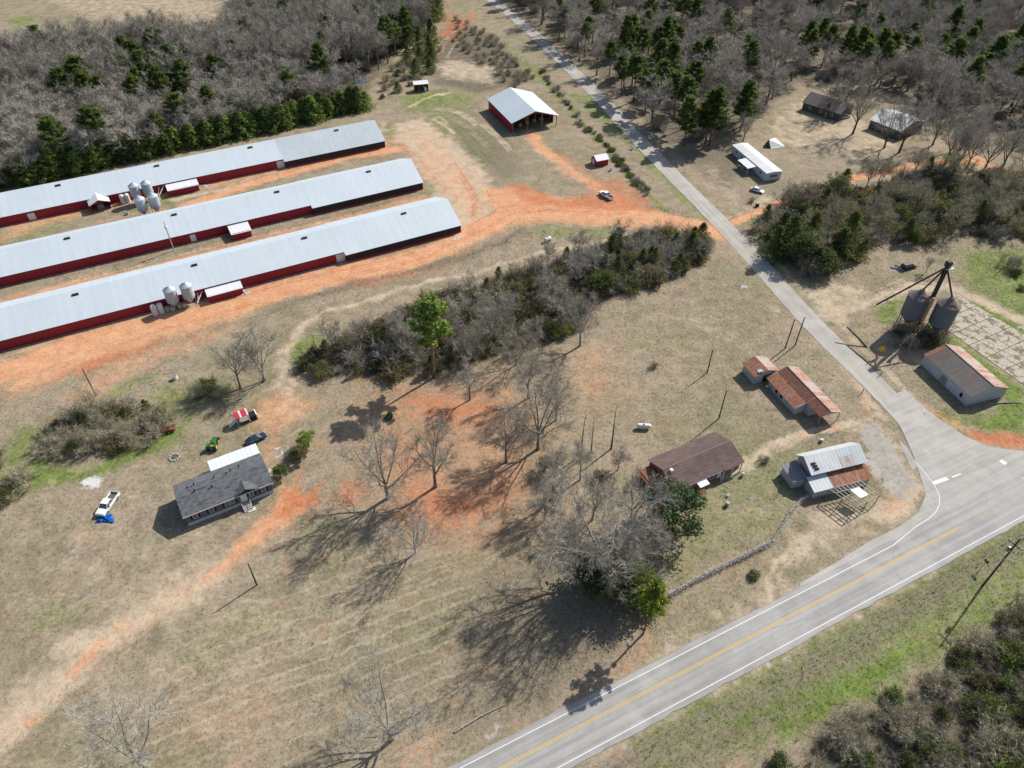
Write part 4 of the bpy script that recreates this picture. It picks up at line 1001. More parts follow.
# --- brown-roofed brick house
def brown():
    T = thing('brick_house', 'low brick house with a dark brown roof beside the glossy evergreen tree', 'house', (38.7, 102.4, 0), R_(27.9))
    L, Wd, h, r = 17.2, 9.2, 2.95, 1.6
    gable_walls(MB(), L, Wd - .6, h, r - .15).build('wall', M['brick'], T)
    rf = gable_roof(MB(), L, Wd - .4, h, r, .35, .1).build('roof', M['shingle_brown'], T)
    gable_roof(MB(), 0, Wd + 1.1, h - .273, r + .273, .0, .1, x0=3.6, x1=L/2 + .36, sides=(-1,), gap=.055).build('porch_roof', M['shingle_brown'], rf)
    MB().box(-L/2 - .3, L/2 + .3, -.10, .10, h + r + .10, h + r + .165).build('ridge_cap', M['shingle_ridge'], rf)
    MB().box(-L/2 + .9, -L/2 + 1.5, -1.4, -.7, h + .6, h + r + .45).build('chimney', M['white'], rf)
    for x0, x1 in ((-L/2 - .35, L/2 + .3),): MB().box(x0, x1, -Wd/2 - .22, -Wd/2 - .15, h - .30, h - .14).build('gutter', M['trim'], rf)
    for x in (-1.2, 1.0, 6.5):
        wd = MB().box(x - .55, x + .55, -Wd/2 + .22, -Wd/2 + .295, 1.0, 2.2).build('window', M['trim'], T)
        MB().box(x - .45, x + .45, -Wd/2 + .2, -Wd/2 + .218, 1.1, 2.1).build('pane', M['glass'], wd)
    MB().box(2.6, 3.5, -Wd/2 + .22, -Wd/2 + .295, .2, 2.25).build('door', M['trim'], T)
    MB().box(3.4, 8.5, -Wd/2 - .6, -Wd/2 + .29, -.1, .22).build('porch_floor', M['concrete_plain'], T)
    for x in (3.6, 6.0, 8.3): MB().box(x - .08, x + .08, -Wd/2 - .5, -Wd/2 - .34, .2, h - .42).build('porch_post', M['trim'], T)
    y = -Wd/2
    MB().slab([(-3.4, y - 1.5, 2.35), (-1.0, y - 1.5, 2.35), (-1.0, y + .1, 2.62), (-3.4, y + .1, 2.62)], .07).build('awning', M['roof_white'], T)
    st = MB()
    for k in range(3): st.box(-2.9, -1.5, y - 1.1 - .35 * k, y + .29, -.1, .5 - .16 * k)
    st.build('steps', M['brick'], T)
    w = MB(); w.box(-L/2 - 3.0, -L/2 - .02, -1.2, 3.2, -.1, 2.1); w.build('side_wing', M['shingle_terra'], T)
    MB().slab([(-L/2 - 3.5, -1.7, 1.85), (-L/2 - .3, -1.7, 2.5), (-L/2 - .3, 3.6, 2.5), (-L/2 - 3.5, 3.6, 1.85)], .09).build('side_wing_roof', M['shingle_terra'], T)
    MB().tube([(2.6, -Wd/2 - .5, 2.5), (2.9, -Wd/2 - .9, .1), (3.4, -Wd/2 - 3.0, .1)], .06, 6).build('downspout', M['trim'], T)
brown()

# --- rusty sheds in the field
def shed_small():
    q = [at(743.2, 368, 2.6), at(751, 361.5, 3.4)]
    a = ang((743.5, 374), (753, 384.5))
    c = at(752.5, 384.5); d = Vector((math.cos(a), math.sin(a), 0)); nn = Vector((-d.y, d.x, 0))
    L, Wd, h, r = 4.9, 6.4, 2.7, 1.1
    o = c - d * (L / 2) + nn * (Wd / 2)
    T = thing('tin_shed', 'small leaning shed with a torn rusty roof, the smaller of two rusty sheds', 'shed', (o.x, o.y, 0), a)
    gable_walls(MB(), L, Wd - .4, h, r).build('wall', M['block'], T)
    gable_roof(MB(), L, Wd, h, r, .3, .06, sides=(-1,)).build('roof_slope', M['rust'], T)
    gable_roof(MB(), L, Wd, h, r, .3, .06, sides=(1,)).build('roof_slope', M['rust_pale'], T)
    MB().slab([(L/2 - 1.4, -1.9, 3.2), (L/2 - .2, -2.3, 3.35), (L/2 + .1, -1.2, 3.75), (L/2 - 1.2, -1.0, 3.5)], .04).build('loose_sheet', M['tin_pale'], T)
    MB().box(L/2 - .02, L/2 + .05, -.6, 1.6, 0, 2.1).build('doorway', M['dark'], T)
shed_small()
def shed_long():
    zr = 3.9
    A, B = at(787.6, 366, zr), at(830.7, 410.9, zr)
    d = (B - A); L = d.length; d.normalize(); a = math.atan2(d.y, d.x); nn = Vector((-d.y, d.x, 0))
    o = (A + B) / 2
    T = thing('tin_shed', 'long shed with a rusty brown roof and a lean-to along its side', 'shed', (o.x, o.y, 0), a)
    h = 2.7; w1 = (A - at(778.8, 371.8, h + .35)).dot(nn) ; w1 = max(2.6, min(4.2, abs(w1))); w2 = 3.2
    sl = (zr - h) / 3.2
    zl = zr - sl * w1
    # near side is -y
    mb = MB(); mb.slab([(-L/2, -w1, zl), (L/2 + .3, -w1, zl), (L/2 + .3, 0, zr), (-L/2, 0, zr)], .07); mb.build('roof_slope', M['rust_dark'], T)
    mb = MB(); mb.slab([(-L/2, 0, zr), (L/2 + .3, 0, zr), (L/2 + .3, w2 + .2, zr - sl * (w2 + .2)), (-L/2, w2 + .2, zr - sl * (w2 + .2))], .07); mb.build('roof_slope', M['rust_pale'], T)  # sun-side slope: its lit tone is put into the paler rust colour
    MB().box(-L/2, L/2 + .3, -.16, .16, zr + .004, zr + .06).build('ridge_cap', M['rust_pale'], T)
    MB().prism_x([(-w1 + .15, -.1), (w2, -.1), (w2, zr - sl * w2 - .1), (0, zr - .1), (-w1 + .15, zl - .1)], -L/2 + .2, L/2 - 3.2).build('wall', M['block'], T)
    MB().prism_x([(-w1 + .3, zl - .1), (w2, zr - sl * w2 - .1), (0, zr - .1)], L/2 - .1, L/2 + .05).build('gable_board', M['block_stain'], T)
    for y in (-w1 + .3, w2 - .15):
        MB().tube([(L/2 + .1, y, -.1), (L/2 - .1, y, zl - .1)], .10, 6).build('porch_post', M['wood_grey'], T)
    # lean-to with a paler roof
    l0, l1 = -L/2 - .2, L/2 - 4.6; w3 = w1 + 3.0; z3 = zl - sl * 2.6
    MB().slab([(l0, -w3, z3), (l1, -w3, z3), (l1, -w1 - .02, zl - .03), (l0, -w1 - .02, zl - .03)], .06).build('lean_to_roof', M['rust'], T)
    MB().box(l0 + 1.4, l1 - .25, -w3 + .35, -w1 - .02, -.1, z3 - .02).build('lean_to_wall', M['block'], T)
    for x in (l0 + 4.5, l0 + 6.4): MB().box(x - .35, x + .35, -w3 + .28, -w3 + .346, .6, 1.5).build('window', M['dark'], T)
    MB().prism_x([(-w3 + .4, -.05), (-w1 - .05, -.05), (-w1 - .05, zl - .1), (-w3 + .4, z3 - .05)], l1 - .24, l1 - .1).build('lean_to_end', M['block_stain'], T)
shed_long()

# --- old store with collapsed frame
def store():
    zr = 5.9
    A, B = at(804.9, 456.1, zr), at(859.6, 443.4, zr)
    d = (B - A); L = d.length; d.normalize(); a = math.atan2(d.y, d.x); nn = Vector((-d.y, d.x, 0)); o = (A + B) / 2
    T = thing('old_store', 'derelict tin-roofed store with white and rusty roof sheets by the junction', 'building', (o.x, o.y, 0), a)
    he = 4.3; hw = 3.3; th = .06
    def loc(px, z): 
        p = at(px[0], px[1], z) - o; return Vector((p.dot(d), p.dot(nn), z))
    MB().prism_x([(-hw, -.1), (2.0, -.1), (2.0, he - .3), (0, zr - .1), (-hw, he)], -L/2 + .5, L/2 - .3).build('wall', M['block_stain'], T)
    sl = (zr - he) / hw
    # far slope, then the near slope in four sheets of different age
    MB().slab([(-L/2 - .3, 0, zr), (L/2, 0, zr), (L/2, 2.3, he - .35), (-L/2 - .3, 2.3, he - .35)][::-1], th).build('roof_slope', M['tin_pale'], T)
    ye = -hw - .45; ze = he - sl * .45
    xs = [(-L/2 - .3, -L/2 + 7.0, 'tin_white_worn'), (-L/2 + 7.05, L/2 - 2.6, 'tin_streak'), (L/2 - 2.55, L/2, 'tin_pale')]
    for x0, x1, mt in xs:
        if mt == 'tin_streak':
            ym = ye * .45; zm = zr - sl * -ym
            MB().slab([(x0, ym, zm), (x1, ym, zm), (x1, 0, zr), (x0, 0, zr)], th).build('roof_sheet', M['tin_pale'], T)
            MB().slab([(x0, ye, ze), (x1, ye, ze), (x1, ym - .03, zm), (x0, ym - .03, zm)], th).build('roof_sheet', M['tin_streak'], T)
        else: MB().slab([(x0, ye, ze), (x1, ye, ze), (x1, 0, zr), (x0, 0, zr)], th).build('roof_sheet', M[mt], T)
    for k in range(3):
        for y in (0.0, 1.0): MB().box(-L/2 + .6 + .15 * k + y * .5, -L/2 + 1.1 + .15 * k + y * .5, -1.9 - .55 * k, -1.5 - .55 * k, zr - 1.2 - .27 * k, zr + .06 - sl * (1.5 + .55 * k)).build('roof_hole', M['dark'], T)
    # low front range with rusty roof
    z1 = 3.3; z0 = 2.4; y0 = -hw - .05; y1 = y0 - 3.4
    xa, xb = -L/2 - 1.0, L/2 - .2; xm = -L/2 + 3.6
    MB().slab([(xm, y1, z0), (xb, y1, z0), (xb, y0, z1), (xm, y0, z1)], th).build('front_roof', M['rust'], T)
    MB().slab([(xa, y1, z0), (xm - .04, y1, z0), (xm - .04, y0, z1), (xa, y0, z1)], th).build('front_roof', M['tin_pale'], T)
    MB().box(xa + .3, xb - .3, y1 + .35, y0 - .1, -.1, z0 - .08).build('front_wall', M['block'], T)
    # annex at the gable end with a grey roof
    xg = -L/2 - .35
    MB().slab([(xg - 3.2, y0 + .15, 2.35), (xg, y0 + .15, 3.15), (xg, 1.6, 3.15), (xg - 3.2, 1.6, 2.35)], th).build('annex_roof', M['annex_tin'], T)
    MB().box(xg - 2.9, xg + .6, y0 + .35, 1.3, -.1, 2.3).build('annex_wall', M['block_stain'], T)
    # bare rafters of the collapsed shed
    fr = [(827.5, 486), (856, 475), (880, 494), (855, 507.5)]
    z = 2.9; P = [loc(p, z) for p in fr]
    P[0].y = min(P[0].y, y1 - .3); P[1].y = min(P[1].y, y1 - .3)
    mb = MB()
    for i in range(9):
        u = i / 8; p = P[0].lerp(P[1], u); q = P[3].lerp(P[2], u); q = q + Vector((0, 0, -.4 * u))
        MB().tube([p, q], .09, 4).build('rafter', M['wood_pale'], T)
    for i in range(5):
        u = i / 4; MB().tube([P[0].lerp(P[3], u) + Vector((0, 0, .12)), P[1].lerp(P[2], u) + Vector((0, 0, .1 - .4 * u))], .07, 4).build('purlin', M['wood_pale'], T)
    for p in (P[0], P[1], P[2], P[3], P[0].lerp(P[3], .5), P[3].lerp(P[2], .5)):
        MB().tube([(p.x, p.y, -.1), (p.x + .1, p.y, p.z - .1)], .09, 5).build('frame_post', M['wood_grey'], T)
    c = [P[0].lerp(P[1], u).lerp(P[3].lerp(P[2], u), w) + Vector((0, 0, .23 - .4 * u * w)) for u, w in ((.42, .30), (.72, .30), (.72, .78), (.42, .78))]
    MB().slab(c, .04).build('loose_sheet', M['roof_white'], T)
store()

# --- warehouse by the grain bins
def warehouse():
    T = thing('warehouse', 'long pale shed with a dark rust-streaked roof below the grain bins', 'warehouse', (108.4, 131.5, 0), R_(-73))
    L, Wd, h, r = 15.4, 10.7, 3.05, 1.95
    gable_walls(MB(), L, Wd - .4, h, r - .05).build('wall', M['block_stain'], T)
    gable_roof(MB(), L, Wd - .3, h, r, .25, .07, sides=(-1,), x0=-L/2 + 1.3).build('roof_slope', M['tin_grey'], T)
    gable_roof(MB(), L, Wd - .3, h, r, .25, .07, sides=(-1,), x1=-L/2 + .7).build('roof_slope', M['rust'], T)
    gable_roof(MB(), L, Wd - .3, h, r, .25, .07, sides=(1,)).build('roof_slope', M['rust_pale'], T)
    MB().box(-L/2 - .2, L/2 + .2, -.13, .13, h + r + .1, h + r + .15).build('ridge_cap', M['shutter'], T)
    MB().box(L/2 - 2.6, L/2 - 1.9, -Wd/2 + .12, -Wd/2 + .195, .9, 2.0).build('window', M['dark'], T)
    MB().box(-1.2, .6, -Wd/2 + .1, -Wd/2 + .19, .3, 2.2).build('boarded_door', M['wood_grey'], T)
    MB().tube([(L/2 + .2, Wd/2 - .3, h - .1), (L/2 + .2, Wd/2 - .3, 0)], .07, 6).build('downspout', M['steel'], T)
warehouse()

# --- single-wide trailer
def trailer():
    T = thing('mobile_home', 'long narrow white mobile home with a white awning near the paved road', 'mobile home', (85.9, 245.1, 0), R_(-72.9))
    L, Wd, h = 23.2, 6.0, 3.0
    MB().box(-L/2, L/2, -Wd/2, Wd/2, .1, h).build('wall', M['block_stain'], T)
    MB().prism_x([(-Wd/2 - .15, h + .01), (Wd/2 + .15, h + .01), (Wd/2 + .15, h + .08), (0, h + .42), (-Wd/2 - .15, h + .08)], -L/2 - .2, L/2 + .2).build('roof', M['tin_streak_l'], T)
    for x in (-8, -4.5, 8.2):
        wd = MB().box(x - .6, x + .6, -Wd/2 - .05, -Wd/2 - .004, 1.3, 2.3).build('window', M['trim'], T)
        MB().box(x - .5, x + .5, -Wd/2 - .07, -Wd/2 - .053, 1.38, 2.22).build('pane', M['glass'], wd)
    wd = MB().box(L/2 + .004, L/2 + .05, -1.6, 1.6, 1.2, 2.3).build('window', M['trim'], T); MB().box(L/2 + .053, L/2 + .07, -1.5, 1.5, 1.28, 2.22).build('pane', M['glass'], wd)
    MB().slab([(-1.4, -Wd/2 - 3.6, 2.45), (5.6, -Wd/2 - 3.6, 2.45), (5.6, -Wd/2 - .01, 2.85), (-1.4, -Wd/2 - .01, 2.85)], .08).build('awning', M['roof_white'], T)
    for x in (-1.2, 2.1, 5.4): MB().box(x - .06, x + .06, -Wd/2 - 3.5, -Wd/2 - 3.38, 0, 2.36).build('awning_post', M['trim'], T)
    MB().box(-1.0, 5.2, -Wd/2 - 3.2, -Wd/2 - .02, 0, .6).build('porch_deck', M['wood_grey'], T)
M['tin_streak_l'] = M_ribbed('trailer_roof', (0.58, 0.59, 0.60), 'x', 1.2, 0.42, (0.24, 0.13, 0.09), (0.42, 0.31, 0.25), 0.6, 0.08, 0.2)
trailer()

# --- two houses under the big bare trees
def tree_house(px, a, L, Wd, h, r, label, rm, wm):
    c = at(*px); T = thing('farmhouse', label, 'house', c, a)
    gable_walls(MB(), L, Wd - .5, h, r - .1).build('wall', wm, T)
    for s in (-1, 1): gable_roof(MB(), L, Wd - .3, h, r, .45, .1, sides=(s,)).build('roof_slope', rm[0 if s < 0 else 1], T)
    for x in (-L * .3, 0, L * .3):
        wd = MB().box(x - .5, x + .5, -Wd/2 + .17, -Wd/2 + .245, 1.0, 2.3).build('window', M['trim'], T); MB().box(x - .42, x + .42, -Wd/2 + .15, -Wd/2 + .168, 1.08, 2.22).build('pane', M['glass'], wd)
    MB().box(L * .12, L * .12 + .9, -Wd/2 + .18, -Wd/2 + .245, .1, 2.1).build('door', M['wood_grey'], T)
M['tin_green'] = M_ribbed('greenish_metal', (0.25, 0.29, 0.28), 'x', 0.9, 0.15, var=.1)
M['dark_siding'] = M_plain('dark_weathered_siding', (0.10, 0.09, 0.08), 0.9, 0.2)
tree_house((826, 112), R_(-46), 16, 11, 3.2, 2.6, 'dark old house with a greenish metal roof, the farther one under the bare trees', (M['tin_grey'], M['tin_green']) if 'tin_green' in M else (M['tin_grey'], M['tin_pale']), M['dark_siding'])
tree_house((894.5, 129), R_(-54), 13, 16, 3.4, 2.2, 'old house with a bright pale metal roof, the nearer one under the bare trees', (M['tin_pale'], M['roof_white']), M['dark_siding'])

def leanto():
    T = thing('lean_to_shed', 'small open-fronted shed with a pale sloping roof on the grass by the wood', 'shed', at(421.3, 90.5), R_(14))
    MB().box(-2.9, 2.9, 1.3, 1.4, -.1, 3.1).build('back_wall', M['dark_siding'], T)
    for x in (-2.9, 2.75): MB().box(x, x + .15, -1.4, 1.3, -.1, 2.9).build('side_wall', M['red_wall_y'], T)
    MB().slab([(-3.2, -1.7, 3.2), (3.2, -1.7, 3.2), (3.2, 1.7, 3.6), (-3.2, 1.7, 3.6)], .08).build('roof', M['roof_white'], T)
    for x in (-1, 1): MB().box(x - .07, x + .07, -1.4, -1.26, -.1, 3.15).build('post', M['wood_grey'], T)
    MB().box(1.2, 2.3, -1.2, 0, 0, 1.5).build('workbench', M['white'], T)
leanto()
def ruin():
    c = at(773, 147); T = thing('collapsed_shed', 'collapsed shed, only its white peaked roof left on the ground behind the mobile home', 'shed', c)
    p = lambda x, y, z: at(x, y, z) - c
    ap, ar = p(769.3, 139.5, 2.6), p(775, 137.5, 2.2)
    MB().slab([p(771, 148.7, .12), p(784.8, 146.3, .12), ar, ap], .06).build('roof_slope', M['roof_white'], T)
    MB().slab([p(763.5, 146, .12), p(770.6, 148.6, .12), ap - Vector((.05, 0, .1)), ap - Vector((.3, 0, .1))], .06).build('gable_board', M['dark_siding'], T)
    MB().slab([p(763.5, 146, .1), p(767, 142, .1), ar + Vector((-.05, .05, -.05)), ap + Vector((-.1, .05, -.03))], .05).build('roof_slope', M['tin_grey'], T)
ruin()

# --- elevated grain bins
M['bin'] = M_ribbed('bin_steel_dark', (0.125, 0.150, 0.168), 'x', 50, 0.34, (0.10, 0.07, 0.06), (0.19, 0.17, 0.16), 0.6, 0.12, 0.0, False)
M['bin_rust'] = M_ribbed('bin_roof_rust', (0.20, 0.17, 0.16), 'x', 0.9, 0.70, (0.12, 0.045, 0.033), (0.30, 0.17, 0.13), 0.85, 0.15, 0.6)
M['leg_steel'] = M_plain('dark_rusty_steel', (0.055, 0.045, 0.042), 0.7, 0.2)
M['chute'] = M_plain('rusty_chute', (0.38, 0.22, 0.15), 0.8, 0.2)
BINC = []
def grain_bin(px, label, z0=4.6, z1=10.6, r=2.65):
    c = at(*px); BINC.append(c)
    T = thing('grain_bin', label, 'grain bin', c, rng.random(), 'elevated steel grain bins')
    b = MB()
    prof = []
    for k in range(12):
        za = z0 + (z1 - z0) * k / 12; prof += [(r, za), (r + .06, za + (z1 - z0) / 24)]
    b.lathe(prof + [(r, z1)], 32); b.build('bin_body', M['bin'], T)
    MB().lathe([(r + .15, z1 + .0), (r * .75, z1 + .55), (r * .42, z1 + 1.15), (.55, z1 + 1.65), (.5, z1 + 2.0)], 24).build('bin_roof', M['bin_rust'], T)
    MB().lathe([(.35, z0 - 2.7), (.5, z0 - 2.4), (r - .1, z0 - .01), (r * .9, z0)], 24).build('hopper', M['bin'], T)
    for k in range(6):
        a = 6.283 * k / 6; x, y = r * .93 * math.cos(a), r * .93 * math.sin(a)
        MB().tube([(x * 1.03, y * 1.03, -.15), (x, y, z0 + .2)], .13, 6).build('leg', M['leg_steel'], T)
        a2 = 6.283 * (k + 1) / 6; x2, y2 = r * .93 * math.cos(a2), r * .93 * math.sin(a2)
        MB().tube([(x, y, .6), (x2, y2, z0 - .3)], .06, 5).build('brace', M['chute'], T)
    MB().tube([(r * .2, -r * 1.0, z1), (0, -.8, z1 + 1.8)], .08, 5).build('roof_ladder', M['steel'], T)
    return c
grain_bin((904.5, 329), 'elevated dark steel grain bin on legs, nearer the paved road, rusty roof')
grain_bin((932.5, 337), 'elevated dark steel grain bin on legs, the one beside the concrete pad', r=2.65)
def elevator():
    c = at(917, 329); top = 19.6
    T = thing('bucket_elevator', 'tall dark bucket elevator with spouts rising between the grain bins', 'grain elevator', c, R_(20))
    MB().box(-.35, -.05, -.3, .3, 0, top).box(.15, .45, -.3, .3, 0, top).build('elevator_leg', M['leg_steel'], T)
    MB().box(-.7, .8, -.6, .6, top - .2, top + 1.3).build('elevator_head', M['leg_steel'], T, bevel=.15)
    MB().box(.85, 1.4, -.5, .5, top + .1, top + .9).build('motor', M['white'], T, bevel=.1)
    MB().box(-1.2, 1.2, -1.2, -.62, top - .4, top - .32).build('platform', M['steel'], T)
    MB().box(-.8, .9, -.7, .7, -.1, 1.2).build('boot', M['chute'], T, bevel=.1)
    lad = MB()
    for k in range(46): lad.box(.5, .95, -.05, .05, .6 + k * .4, .64 + k * .4)
    lad.box(.48, .53, -.06, .06, 0, top).box(.93, .98, -.06, .06, 0, top); lad.build('ladder', M['leg_steel'], T)
    inv = Matrix.Translation(c) @ Matrix.Rotation(R_(20), 4, 'Z'); inv = inv.inverted()
    h = Vector((0, 0, top - .4))
    e1 = inv @ (BINC[0] + Vector((0, 0, 12.4))); e2 = inv @ (BINC[1] + Vector((0, 0, 12.4))); e3 = inv @ at(876, 305, 8.0)
    for e in (e1, e2, e3): MB().tube([h, h.lerp(e, .6), e], .22, 8).build('spout', M['leg_steel'], T)
    g = inv @ at(921.5, 323, 5.0); g2 = inv @ at(934, 298, 12.4)
    MB().tube([g2, g], .35, 6).build('load_chute', M['chute'], T)
elevator()

# --- feed silos
def silo(px, label, group, h=7.2, r=1.55):
    c = at(*px); T = thing('feed_silo', label, 'feed silo', c, rng.random(), group)
    MB().lathe([(r, 2.6), (r + .03, 3.6), (r, 3.62), (r + .03, 4.6), (r, 4.62), (r + .03, h - 1.0)], 20).build('silo_body', M['galv'], T, smooth=False)
    MB().lathe([(r + .08, h - 1.0), (.4, h - .15), (.38, h)], 20).build('silo_roof', M['galv'], T)
    MB().lathe([(.3, .9), (r * .98, 2.59)], 20).build('hopper', M['galv'], T)
    for k in range(4):
        a = .78 + 1.571 * k; MB().tube([(r * math.cos(a), r * math.sin(a), -.1), (r * math.cos(a), r * math.sin(a), 3.0)], .06, 5).build('leg', M['steel'], T)
    return T
silo((139.5, 203), 'galvanised feed silo, left one of the back pair at the farthest poultry house', 'feed silos beside the farthest poultry house')
silo((151.5, 200.5), 'galvanised feed silo, right one of the back pair at the farthest poultry house', 'feed silos beside the farthest poultry house')
silo((145.5, 216.5), 'galvanised feed silo, left one of the front pair at the farthest poultry house', 'feed silos beside the farthest poultry house')
silo((158.5, 213.5), 'galvanised feed silo, right one of the front pair at the farthest poultry house', 'feed silos beside the farthest poultry house')
silo((176, 308.5), 'galvanised feed silo, left one of the pair at the nearest poultry house', 'feed silos beside the nearest poultry house')
silo((192, 304.5), 'galvanised feed silo, right one of the pair at the nearest poultry house', 'feed silos beside the nearest poultry house')

# ------------------------------------------------------------------ vehicles
M['car_white'] = M_plain('paint_white', (0.74, 0.74, 0.73), 0.25, 0.03, spec=0.5)
M['car_blue'] = M_plain('paint_dark_blue', (0.022, 0.034, 0.060), 0.2, 0.05, spec=0.5)
M['car_silver'] = M_plain('paint_silver', (0.46, 0.48, 0.50), 0.3, 0.05, metal=0.3, spec=0.5)
M['car_dark'] = M_plain('paint_burnt_dark', (0.03, 0.022, 0.022), 0.5, 0.3)
M['tyre'] = M_plain('tyre_rubber', (0.02, 0.02, 0.02), 0.9)
M['rim'] = M_plain('wheel_rim', (0.42, 0.42, 0.43), 0.4, metal=0.5)
M['lamp_red'] = M_plain('tail_lamp', (0.35, 0.02, 0.02), 0.3)
M['lamp_clear'] = M_plain('head_lamp', (0.7, 0.7, 0.68), 0.2)
M['bed'] = M_plain('truck_bed', (0.10, 0.10, 0.105), 0.8, 0.2)
M['tractor_green'] = M_plain('tractor_green', (0.025, 0.17, 0.035), 0.4, 0.1)
M['yellow'] = M_plain('yellow_paint', (0.75, 0.50, 0.03), 0.5, 0.05)
M['tarp'] = M_plain('blue_tarp', (0.02, 0.20, 0.62), 0.5, 0.3, 1.2)
M['red_canopy'] = M_plain('red_canopy', (0.50, 0.035, 0.065), 0.6, 0.08)
M['rust_metal'] = M_plain('rusted_metal', (0.25, 0.085, 0.045), 0.9, 0.3)
def wheels(T, xs, y, r, w):
    for x in xs:
        for s in (-1, 1):
            t_ = MB().wheel(x, s * y, r, r, w, 16).build('wheel', M['tyre'], T, smooth=False)
            MB().wheel(x, s * (y + w * .08), r, r * .6, w, 12).build('rim', M['rim'], t_)
def tbox(x0, x1, w0, w1, z0, z1, f=0, b=0):
    return ([(x0, -w0, z0), (x1, -w0, z0), (x1, w0, z0), (x0, w0, z0)], [(x0 + b, -w1, z1), (x1 - f, -w1, z1), (x1 - f, w1, z1), (x0 + b, w1, z1)])
def cabin(T, x0, x1, w0, w1, z0, z1, f, b, paint):
    MB().hexa(*tbox(x0, x1, w0, w1, z0, z1, f, b)).build('windows', M['glass'], T)
    MB().hexa(*tbox(x0 + b - .06, x1 - f + .06, w1 + .03, w1, z1 - .03, z1 + .06, .06, .06)).build('roof', paint, T, bevel=.02)
    p = MB()
    for s in (-1, 1):
        for a, c in ((x0, x0 + b), (x1, x1 - f), ((x0 + x1) / 2, (x0 + x1) / 2)):
            p.tube([(a, s * (w0 + .005), z0), (c, s * (w1 + .005), z1)], .05, 5)
    p.build('pillars', paint, T)
def lamps(T, L, w, z):
    for s in (-1, 1):
        MB().box(L/2 - .12, L/2 + .01, s * w - .17, s * w + .17, z - .09, z + .09).build('headlight', M['lamp_clear'], T)
        MB().box(-L/2 - .01, -L/2 + .1, s * w - .12, s * w + .12, z - .12, z + .12).build('tail_light', M['lamp_red'], T)
def car(px, a, label, paint, L=4.6, suv=False, group=None, nm='parked_car'):
    T = thing(nm, label, 'car', at(*px), a, group)
    h = .95 if suv else .82
    MB().prism_y([(-L/2, .32), (L/2 - .05, .32), (L/2, .6), (L/2 - .25, h - .12), (L/2 - 1.25, h), (-L/2 + .5, h), (-L/2, h - .12)], -.88, .88).build('body', paint, T, bevel=.07)
    if suv: cabin(T, -L/2 + .1, L/2 - 1.2, .84, .68, h, h + .72, .75, .25, paint)
    else: cabin(T, -L/2 + .45, L/2 - 1.2, .82, .62, h, h + .52, .85, .7, paint)
    wheels(T, (-L/2 + .85, L/2 - .9), .80, .33, .22); lamps(T, L - .04, .62, .62)
    for s in (-1, 1): MB().box(L/2 - 1.75, L/2 - 1.6, s * .98 - .1, s * .98 + .1, h + .05, h + .18).build('mirror', paint, T)
    return T
def pickup(px, a, label, paint, L=5.9):
    T = thing('pickup_truck', label, 'pickup truck', at(*px), a)
    b = MB(); b.prism_y([(-L/2 + 2.2, .45), (L/2 - .05, .45), (L/2, .75), (L/2 - .12, 1.05), (L/2 - 1.45, 1.15), (-L/2 + 2.2, 1.15)], -.95, .95); b.build('body', paint, T, bevel=.06)
    d = MB(); d.box(-L/2, -L/2 + 2.2, -.95, -.86, .45, 1.15).box(-L/2, -L/2 + 2.2, .86, .95, .45, 1.15).box(-L/2, -L/2 + .07, -.86, .86, .45, 1.12).build('bed_sides', paint, T)
    MB().box(-L/2 + .08, -L/2 + 2.19, -.85, .85, .5, .68).build('bed_floor', M['bed'], T)
    cabin(T, -L/2 + 2.22, L/2 - 1.4, .9, .72, 1.15, 1.78, .7, .2, paint)
    wheels(T, (-L/2 + 1.15, L/2 - 1.05), .84, .39, .25); lamps(T, L - .02, .72, .85)
    for s in (-1, 1): MB().box(L/2 - 2.1, L/2 - 1.95, s * 1.06 - .12, s * 1.06 + .12, 1.15, 1.35).build('mirror', M['shutter'], T)
    return T
pickup((109, 506), ang((115.5, 496), (101, 517)), 'white pickup truck parked on the grass with a blue tarp at its nose', M['car_white'])
car((256.5, 440.5), ang((247, 444), (267, 434)), 'dark blue car parked behind the white carport', M['car_blue'], 4.7)
pickup((606, 197), ang((613, 198), (601, 191)), 'white pickup truck parked on the red clay below the small red shed', M['car_white'])
car((757, 191.5), ang((751, 189), (763, 193)), 'white car parked in front of the mobile home', M['car_white'], 4.6, False)
car((844.5, 118), ang((840, 119), (849, 117)), 'pale silver car between the two old houses under the trees', M['car_silver'], 4.7, True)
car((908, 268), ang((902, 270), (915, 267)), 'dark wrecked car on the grass beyond the grain bins', M['car_dark'], 4.9, True, nm='wrecked_car')
def crumple(name, label, cat, px, w, h, ht, mat, seed=1, n=9):
    c = at(*px); r2 = random.Random(seed); mb = MB(); vs = []
    for j in range(n):
        for i in range(n):
            u, v = i / (n - 1) - .5, j / (n - 1) - .5
            e = max(0, 1 - (2 * max(abs(u), abs(v))) ** 3)
            k_ = math.hypot(u, v); f_ = (max(abs(u), abs(v)) / k_ if k_ > 0 else 1) ** .6 * (1 + .22 * math.sin(3 * math.atan2(v, u) + seed) + .12 * math.sin(7 * math.atan2(v, u) + 2 * seed)); u *= f_; v *= f_
            vs.append((u * w + r2.uniform(-.12, .12) * w / 4, v * h + r2.uniform(-.12, .12) * h / 4, .04 + e * ht * r2.uniform(.3, 1)))
    mb.add(vs, [(j * n + i, j * n + i + 1, (j + 1) * n + i + 1, (j + 1) * n + i) for j in range(n - 1) for i in range(n - 1)])
    o = mb.build(name, mat); o.location = c; o.rotation_euler[2] = r2.random() * 3
    me = o.data; bm = bmesh.new(); bm.from_mesh(me)
    bmesh.ops.extrude_face_region(bm, geom=bm.faces[:]); bmesh.ops.recalc_face_normals(bm, faces=bm.faces[:]); bm.to_mesh(me); bm.free()
    return tag(o, label, cat)
